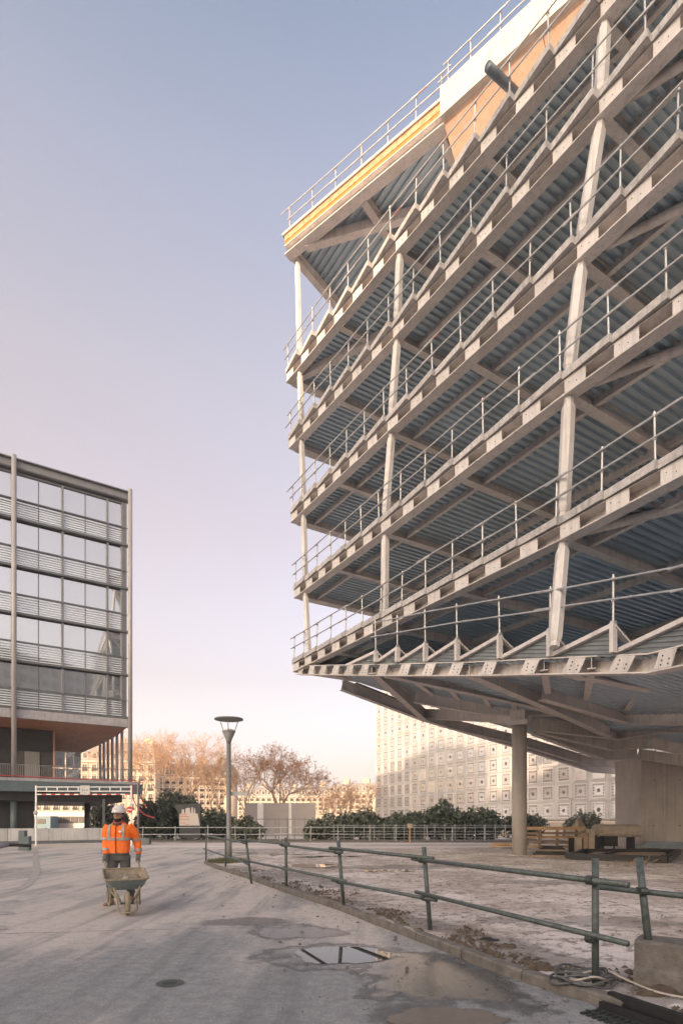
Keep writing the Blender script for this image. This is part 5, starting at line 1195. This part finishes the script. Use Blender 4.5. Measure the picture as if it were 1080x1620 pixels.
for sx in (-1.2, 1.2): b = MB(); b.tube([p+V((sx, -1.0, .38)), p+V((sx, -.7, .38))], .36, 14); b.build('wheel', 'rubber', vn)

# ------------------------------------------------------------------ wheelbarrow
BO = V((-3.62, 9.56, 0)); BFd = V((.42, -.907, 0)).normalized(); BSd = V((BFd.y, -BFd.x, 0)); BSd = BSd if BSd.x < 0 else -BSd   # BSd points to picture left
def BW(f, s, z): return BO+BFd*f+BSd*s+V((0, 0, z))
wb = thing('wheelbarrow', 'cement-caked blue wheelbarrow pushed by the worker', 'wheelbarrow', BO)
def ring_rect(f0, f1, s, zb, zf, r=.07, n=5):
    pts = []
    for (cf, cs, a0) in ((f1-r, s-r, 0), (f0+r, s-r, 90), (f0+r, -s+r, 180), (f1-r, -s+r, 270)):
        for i in range(n):
            a = rad(a0+90*i/(n-1)); f = cf+r*math.cos(a); q = cs+r*math.sin(a); t = (f-f0)/(f1-f0); pts.append(BW(f, q, zb+(zf-zb)*t))
    return pts
m = MB(); R1 = ring_rect(-.34, .40, .335, .69, .565, .09); R2 = ring_rect(-.20, .22, .24, .44, .385, .08)
m.loft([R1, ring_rect(-.28, .32, .285, .545, .455, .085), R2], cap=False); m.add(R2, [tuple(range(len(R2)))]); 
R1i = [p.lerp(sum(R1, V())/len(R1), .012) for p in R1]; tray = m.build('tray_outside', 'barrowblue', wb, True)
m = MB(); I1, I2, I3 = ring_rect(-.333, .393, .328, .688, .563, .09), ring_rect(-.26, .30, .275, .535, .45, .085), ring_rect(-.19, .21, .23, .455, .40, .08)
m.loft([I1, I2, I3], cap=False); m.add(I3, [tuple(range(len(I3)-1, -1, -1))]); m.build('tray_inside', 'cement', tray, True)
m = MB(); R1c = R1+[R1[0]]; m.tube(R1c, .017, 8, cap=False); m.build('rim', 'cement', tray, True)
# mortar load: sloped surface, high at the back, with a dark hollow at the front
m = MB(); nf_, ns_ = 14, 14; vs = []
for i in range(nf_):
    for j in range(ns_):
        f = -.28+.57*i/(nf_-1); s_ = (-.28+.56*j/(ns_-1))*(1-.12*i/(nf_-1)); z = .60-.10*(i/(nf_-1))**.8+.03*noise.noise(V((f*7, s_*7, 2)))-.05*max(0, (i-9)/5); vs.append(BW(f, s_, z-.07*(abs(s_)/.3)**4))
m.add(vs, [(i*ns_+j, (i+1)*ns_+j, (i+1)*ns_+j+1, i*ns_+j+1) for i in range(nf_-1) for j in range(ns_-1)]); m.build('mortar_load', 'cement', wb, True)
m = MB(); m.add([BW(.24+.05*math.sin(2*math.pi*k/16), .05+.17*math.cos(2*math.pi*k/16), .512-.0*k) for k in range(16)], [tuple(range(16))]); m.build('wet_mortar_pool', 'cementdark', wb)
m = MB(); m.tube([BW(-.02, -.02, .62), BW(.2, .03, .56), BW(.36, -.02, .60)], .02, 8); m.build('tool_handle', 'cablew', wb, True)
HL, HR = BW(-.80, .28, .80), BW(-.80, -.28, .80)
for s_, H_ in ((1, HL), (-1, HR)):
    m = MB(); m.tube(catmull([H_, BW(-.5, .27*s_, .68), BW(-.25, .24*s_, .46), BW(.1, .2*s_, .33), BW(.36, .10*s_, .22), BW(.46, .085*s_, .19)], 6), .018, 8); m.build('handle', 'cement', wb, True)
    m = MB(); m.tube([H_-BFd*.02, H_.lerp(BW(-.5, .27*s_, .68), .42)], .023, 8); m.build('grip', 'cablew', wb, True)
    m = MB(); m.tube(catmull([BW(-.12, .235*s_, .42), BW(-.22, .25*s_, .22), BW(-.20, .25*s_, .12), BW(-.02, .235*s_, .12), BW(.04, .22*s_, .36)], 5), .017, 8); m.build('rest_leg', 'cement', wb, True)
    m = MB(); m.tube([BW(.40, .20*s_, .45), BW(.46, .09*s_, .21)], .015, 8); m.build('tray_stay', 'cement', wb, True)
m = MB(); m.tube(catmull([BW(.30, .19, .42), BW(.42, .15, .26), BW(.60, .13, .10), BW(.69, 0, .075), BW(.60, -.13, .10), BW(.42, -.15, .26), BW(.30, -.19, .42)], 6), .016, 8); m.build('front_hoop', 'cement', wb, True)
wc = BW(.46, 0, .195); m = MB(); n = 28; rings = []
for k in range(n+1):
    a = 2*math.pi*k/n; u = BFd*math.cos(a)+V((0, 0, 1))*math.sin(a); rings.append([wc+u*(.15+.045*math.cos(b_))+BSd*.042*math.sin(b_) for b_ in (2*math.pi*q/10 for q in range(10))])
m.loft(rings, cap=False); wh = m.build('wheel', 'cement', wb, True)
m = MB(); m.tube([wc+BSd*.03, wc-BSd*.03], .115, 20); m.build('rim_plate', 'barrowblue', wh)
m = MB(); m.tube([wc+BSd*.1, wc-BSd*.1], .016, 8); m.build('axle', 'clamp', wh)

# ------------------------------------------------------------------ worker
WO = V((-4.02, 10.32, 0)); wk = thing('person', 'worker in orange hi-vis jacket and white helmet pushing a wheelbarrow', 'person', WO)
def W_(x, y, z): return WO+V((x, y, z))
def ell(c, rx, ry, n=20, tilt=None, sq=2.0):
    o = []
    for k in range(n):
        a = 2*math.pi*k/n; ca, sa = math.cos(a), math.sin(a); x = rx*math.copysign(abs(ca)**(2/sq), ca); y = ry*math.copysign(abs(sa)**(2/sq), sa); o.append(c+V((x, y, 0)))
    return o
def limb(m_, pts, rs, n=14, sub=5):
    P = catmull(pts, sub); Rr = []
    for i in range(len(P)):
        t = i/sub; k = min(int(t), len(rs)-2); Rr.append(rs[k]+(rs[k+1]-rs[k])*(t-k))
    m_.tube(P, Rr, n)
def remesh(o, vox, smooth=4, disp=0.0, dscale=.08):
    r = o.modifiers.new('remesh', 'REMESH'); r.mode = 'VOXEL'; r.voxel_size = vox; r.use_smooth_shade = True
    s_ = o.modifiers.new('smooth', 'SMOOTH'); s_.factor = .5; s_.iterations = smooth
    if disp:
        tx = bpy.data.textures.new('folds', 'CLOUDS'); tx.noise_scale = dscale; d_ = o.modifiers.new('folds', 'DISPLACE'); d_.texture = tx; d_.strength = disp; d_.mid_level = .5; d_.texture_coords = 'GLOBAL'
    return o
hands = [HL+V((0, 0, .015)), HR+V((0, 0, .015))]
SH = [W_(-.195, 0, 1.425), W_(.195, 0, 1.425)]
WR = [hands[0]+V((0, .03, .10)), hands[1]+V((0, .03, .10))]
EL = [SH[0].lerp(WR[0], .5)+V((-.03, .06, .0)), SH[1].lerp(WR[1], .5)+V((.025, .06, .0))]
HIP = [W_(-.095, .02, .92), W_(.095, .02, .92)]; KN = [W_(-.125, -.06, .50), W_(.115, .06, .50)]; AN = [W_(-.135, -.02, .10), W_(.125, .30, .14)]
# body: one continuous surface under the clothes, with head, neck, ears, nose
hc = W_(.005, -.03, 1.625)
bd = MB(); bd.loft([ell(W_(0, 0, z), rx, ry) for z, rx, ry in ((.86, .14, .10), (1.0, .15, .105), (1.2, .175, .115), (1.38, .17, .10), (1.46, .09, .075))])
limb(bd, [W_(0, 0, 1.42), W_(0, -.012, 1.5), W_(0, -.02, 1.56)], [.065, .058, .06])
bd.loft([ell(hc+V((0, dy, dz)), rx, ry, 20) for dz, rx, ry, dy in ((-.125, .028, .03, -.035), (-.11, .048, .055, -.03), (-.075, .064, .078, -.018), (-.03, .072, .09, -.006), (.02, .075, .096, 0), (.07, .073, .092, .004), (.11, .055, .07, .006), (.13, .02, .03, .006))])
bd.sphere(hc+V((0, -.098, -.018)), (.015, .02, .022), 10, 8)                      # nose
bd.sphere(hc+V((0, -.088, .02)), (.05, .012, .012), 10, 8)                        # brow
bd.sphere(hc+V((0, -.082, -.066)), (.026, .012, .010), 10, 8)                     # mouth
for sx in (-1, 1): bd.sphere(hc+V((sx*.076, .0, -.01)), (.012, .022, .032), 8, 8)  # ears
for i in range(2):
    limb(bd, [SH[i], EL[i], WR[i]], [.055, .045, .032]); limb(bd, [HIP[i], KN[i], AN[i]], [.085, .055, .04])
remesh(bd.build('body', 'skin', wk, True), .009, 2)
for sx in (-1, 1):
    b = MB(); b.sphere(hc+V((sx*.029, -.086, .0)), (.012, .008, .007), 10, 8); e_ = b.build('eye', 'white', wk, True)
    b = MB(); b.sphere(hc+V((sx*.029, -.093, .0)), (.0055, .003, .0058), 8, 6); b.build('iris', 'beard', e_, True)
b = MB(); b.loft([ell(hc+V((0, dy, dz)), rx, ry, 20) for dz, rx, ry, dy in ((-.138, .03, .035, -.036), (-.118, .055, .062, -.03), (-.085, .069, .084, -.018), (-.066, .073, .085, -.008))], cap=True)
bo = b.build('beard', 'beard', wk, True)
b = MB(); b.sphere(hc+V((0, -.096, -.066)), (.02, .006, .005), 10, 6); b.build('lips', 'skin', wk, True)
b = MB()                                                                         # dark hood/hair beside the face
b.loft([ell(hc+V((0, .028, dz)), rx, ry, 20) for dz, rx, ry in ((-.13, .066, .06), (-.06, .088, .085), (.02, .092, .098), (.06, .09, .095))]); b.build('hood', 'zip', wk, True)
# helmet
hm = MB(); prof = [(.0, .118), (.02, .120), (.05, .116), (.085, .098), (.112, .07), (.128, .036), (.134, .004)]
hm.loft([[hc+V((0, .01, .045))+V((r*math.cos(a)*.94, r*math.sin(a)*1.12, z)) for a in (2*math.pi*k/28 for k in range(28))] for z, r in prof]); he = hm.build('helmet', 'helmet', wk, True)
b = MB(); vs = []
for k in range(29):
    a = math.pi+math.pi*k/28; ca, sa = math.cos(a), math.sin(a); 
    for r, dz in ((1.0, .0), (1.0+.42*abs(sa)**1.5, -.012)):
        vs += [hc+V((0, .01, .047+dz+zz))+V((.111*ca*(1 if r == 1 else 1.04), .134*sa*r, 0)) for zz in (0, .008)]
b.add(vs, [q for k in range(28) for q in ((4*k, 4*k+2, 4*k+6, 4*k+4), (4*k+1, 4*k+5, 4*k+7, 4*k+3), (4*k+2, 4*k+3, 4*k+7, 4*k+6))]); b.build('peak', 'helmet', he, True)
b = MB(); b.box(hc+V((0, -.117, .10)), (.05, .006, .018)); b.build('helmet_mark', 'reflect', he)
# jacket
jk = MB(); jk.loft([ell(W_(0, .005, z), rx, ry, 24, sq=2.5) for z, rx, ry in ((.925, .178, .125), (.97, .19, .135), (1.08, .192, .135), (1.2, .205, .14), (1.32, .215, .14), (1.40, .20, .125), (1.455, .145, .10), (1.49, .09, .085))])
for i in range(2): limb(jk, [SH[i]+V((0.03*(1 if i == 0 else -1), 0, -.005)), SH[i].lerp(EL[i], .5)+V((-.012 if i == 0 else .012, 0, .01)), EL[i], WR[i].lerp(EL[i], .45), WR[i]], [.088, .083, .074, .064, .056])
remesh(jk.build('jacket', 'hivis', wk, True), .011, 5, .018, .11)
b = MB(); b.loft([ell(W_(0, .005, z), .180, .129, 24, sq=2.5) for z in (.905, .945)]); b.build('waistband', 'trouser', wk, True)
def band_path(pts, rs, t, w_):
    pass
def torso_ring(z, w_, ex=.014):
    b = MB(); def_ = lambda zz: np.interp(zz, [.97, 1.08, 1.2, 1.32, 1.40], [.19, .192, .205, .215, .20]), 
    rx = lambda zz: float(np.interp(zz, [.97, 1.08, 1.2, 1.32, 1.40], [.19, .192, .205, .215, .20]))+ex; ry = lambda zz: float(np.interp(zz, [.97, 1.08, 1.2, 1.32, 1.40], [.135, .135, .14, .14, .125]))+ex
    b.loft([ell(W_(0, .005, zz), rx(zz), ry(zz), 28, sq=2.5) for zz in (z-w_/2, z+w_/2)], cap=False); return b
torso_ring(1.19, .05).build('reflective_band', 'reflect', wk, True)
for sx in (-1, 1):
    P = []
    for z in (1.215, 1.28, 1.34, 1.40, 1.45): 
        ry = float(np.interp(z, [1.2, 1.32, 1.40, 1.455], [.14, .14, .125, .10])); rx = float(np.interp(z, [1.2, 1.32, 1.40, 1.455], [.205, .215, .20, .145])); x = .125*sx; y = -ry*(max(0, 1-(abs(x)/rx)**2.5))**.4; P.append(W_(x, y+.005-.018, z))
    b = MB(); [b.bar(p, q, .046, .006, up=(0, -1, 0)) for p, q in zip(P, P[1:])]; b.build('shoulder_band', 'reflect', wk)
for i in range(2):
    path = catmull([SH[i], SH[i].lerp(EL[i], .5)+V((-.012 if i == 0 else .012, 0, .01)), EL[i], WR[i].lerp(EL[i], .45), WR[i]], 8); nP_ = len(path)
    for t, r in ((.47, .086), (.82, .071)):
        k = int(t*nP_); b = MB(); d = (path[k+1]-path[k-1]).normalized(); b.tube([path[k]-d*.024, path[k]+d*.024], r, 18, cap=False); b.build('sleeve_band', 'reflect', wk, True)
zp = [W_(0, -.118, .93), W_(0, -.146, 1.0), W_(0, -.150, 1.1), W_(0, -.156, 1.25), W_(0, -.148, 1.38), W_(0, -.115, 1.46)]
b = MB(); b.tube(zp, .007, 6); b.build('zip', 'zip', wk)
b = MB(); b.box(W_(.085, -.160, 1.325), (.05, .006, .028)); b.build('chest_emblem', 'white', wk)
b = MB(); b.loft([ell(W_(0, -.012, z), rx, ry, 22) for z, rx, ry in ((1.445, .105, .098), (1.475, .098, .096), (1.51, .088, .09), (1.535, .082, .088))], cap=False); b.build('collar', 'scarf', wk, True)
b = MB(); b.loft([ell(W_(0, -.012, z), rx, ry, 22) for z, rx, ry in ((1.435, .118, .106), (1.455, .112, .104), (1.475, .104, .1))], cap=False); b.build('collar_edge', 'zip', wk, True)
# trousers, boots, gloves
tr = MB(); tr.loft([ell(W_(0, .01, z), rx, ry, 22, sq=2.4) for z, rx, ry in ((.80, .165, .115), (.88, .178, .125), (.95, .172, .12))])
for i in range(2): limb(tr, [HIP[i]+V((0, 0, -.03)), HIP[i].lerp(KN[i], .5), KN[i], KN[i].lerp(AN[i], .5), AN[i]+V((0, 0, .03))], [.105, .095, .075, .072, .068])
remesh(tr.build('trousers', 'trouser', wk, True), .012, 4, .022, .10)
for i in range(2):
    a = AN[i]; bt = MB(); yaw = (-.25, .2)[i]; Rm = rz(yaw); z0 = a.z-.10
    for yy, w1, h1 in ((0,) * 3,): pass
    rings = []
    for f, w1, h1 in ((-.075, .03, .05), (-.06, .040, .075), (0, .045, .085), (.06, .045, .075), (.12, .05, .062), (.17, .047, .05), (.195, .03, .035)):
        c = V((a.x, a.y, z0))+Rm @ V((0, -f, 0)); rings.append([c+Rm @ V((w1*math.cos(t), 0, 0))+V((0, 0, max(0.0, h1*.5+h1*.55*math.sin(t)))) for t in (2*math.pi*k/14 for k in range(14))])
    bt.loft(rings); limb(bt, [V((a.x, a.y, z0+.05)), V((a.x, a.y, z0+.11)), V((a.x, a.y, z0+.17))], [.046, .048, .05]); remesh(bt.build('boot', 'boot', wk, True), .008, 2)
for i in range(2):
    h = hands[i]; fw = (BW(-.5, .27*(1 if i == 0 else -1), .68)-(HL, HR)[i]).normalized(); side = fw.cross(V((0, 0, 1))).normalized(); up_ = side.cross(fw).normalized()
    gl = MB(); limb(gl, [WR[i]+V((0, 0, .02)), WR[i]+V((0, -.005, -.03)), h+V((0, .01, .045))], [.042, .040, .044])
    gl.sphere(h+up_*.03, (.042, .05, .03), 12, 8)
    for k in range(4):                                                           # fingers curl round the grip
        c = h+fw*(-.036+.024*k)-V((0, 0, .015)); o_ = 1 if i == 0 else -1; rr = .027+(.003 if k in (1, 2) else 0); P = []
        for a in (100, 40, -20, -80, -135): P.append(c+side*o_*(-1)*rr*1.15*math.cos(rad(a))+up_*rr*1.15*math.sin(rad(a)))
        gl.tube(catmull(P, 3), .0105 if k < 3 else .009, 8)
    c = h+fw*.035-V((0, 0, .01)); gl.tube(catmull([h+up_*.03+side*(.02 if i == 0 else -.02), c+side*(.032 if i == 0 else -.032)+up_*.008, c+side*(.022 if i == 0 else -.022)-up_*.022+fw*.012], 4), .011, 8)
    gl.build('glove', 'glove', wk, True)

# ------------------------------------------------------------------ thin evening haze
b = MB(); b.box((0, 300, 34.5), (1420, 1230, 71)); hz = b.build('haze', [])
hv = bpy.data.materials.new('evening_haze'); hv.use_nodes = True; t = hv.node_tree; t.nodes.remove(t.nodes['Principled BSDF'])
pv = t.nodes.new('ShaderNodeVolumePrincipled'); pv.inputs['Color'].default_value = (1.0, 0.93, 0.88, 1); pv.inputs['Density'].default_value = 0.0008; pv.inputs['Anisotropy'].default_value = 0.2
t.links.new(pv.outputs[0], t.nodes['Material Output'].inputs['Volume']); hz.data.materials.append(hv); hz['kind'] = 'stuff'; hz['label'] = 'thin pale evening haze over the whole place'; hz['category'] = 'haze'
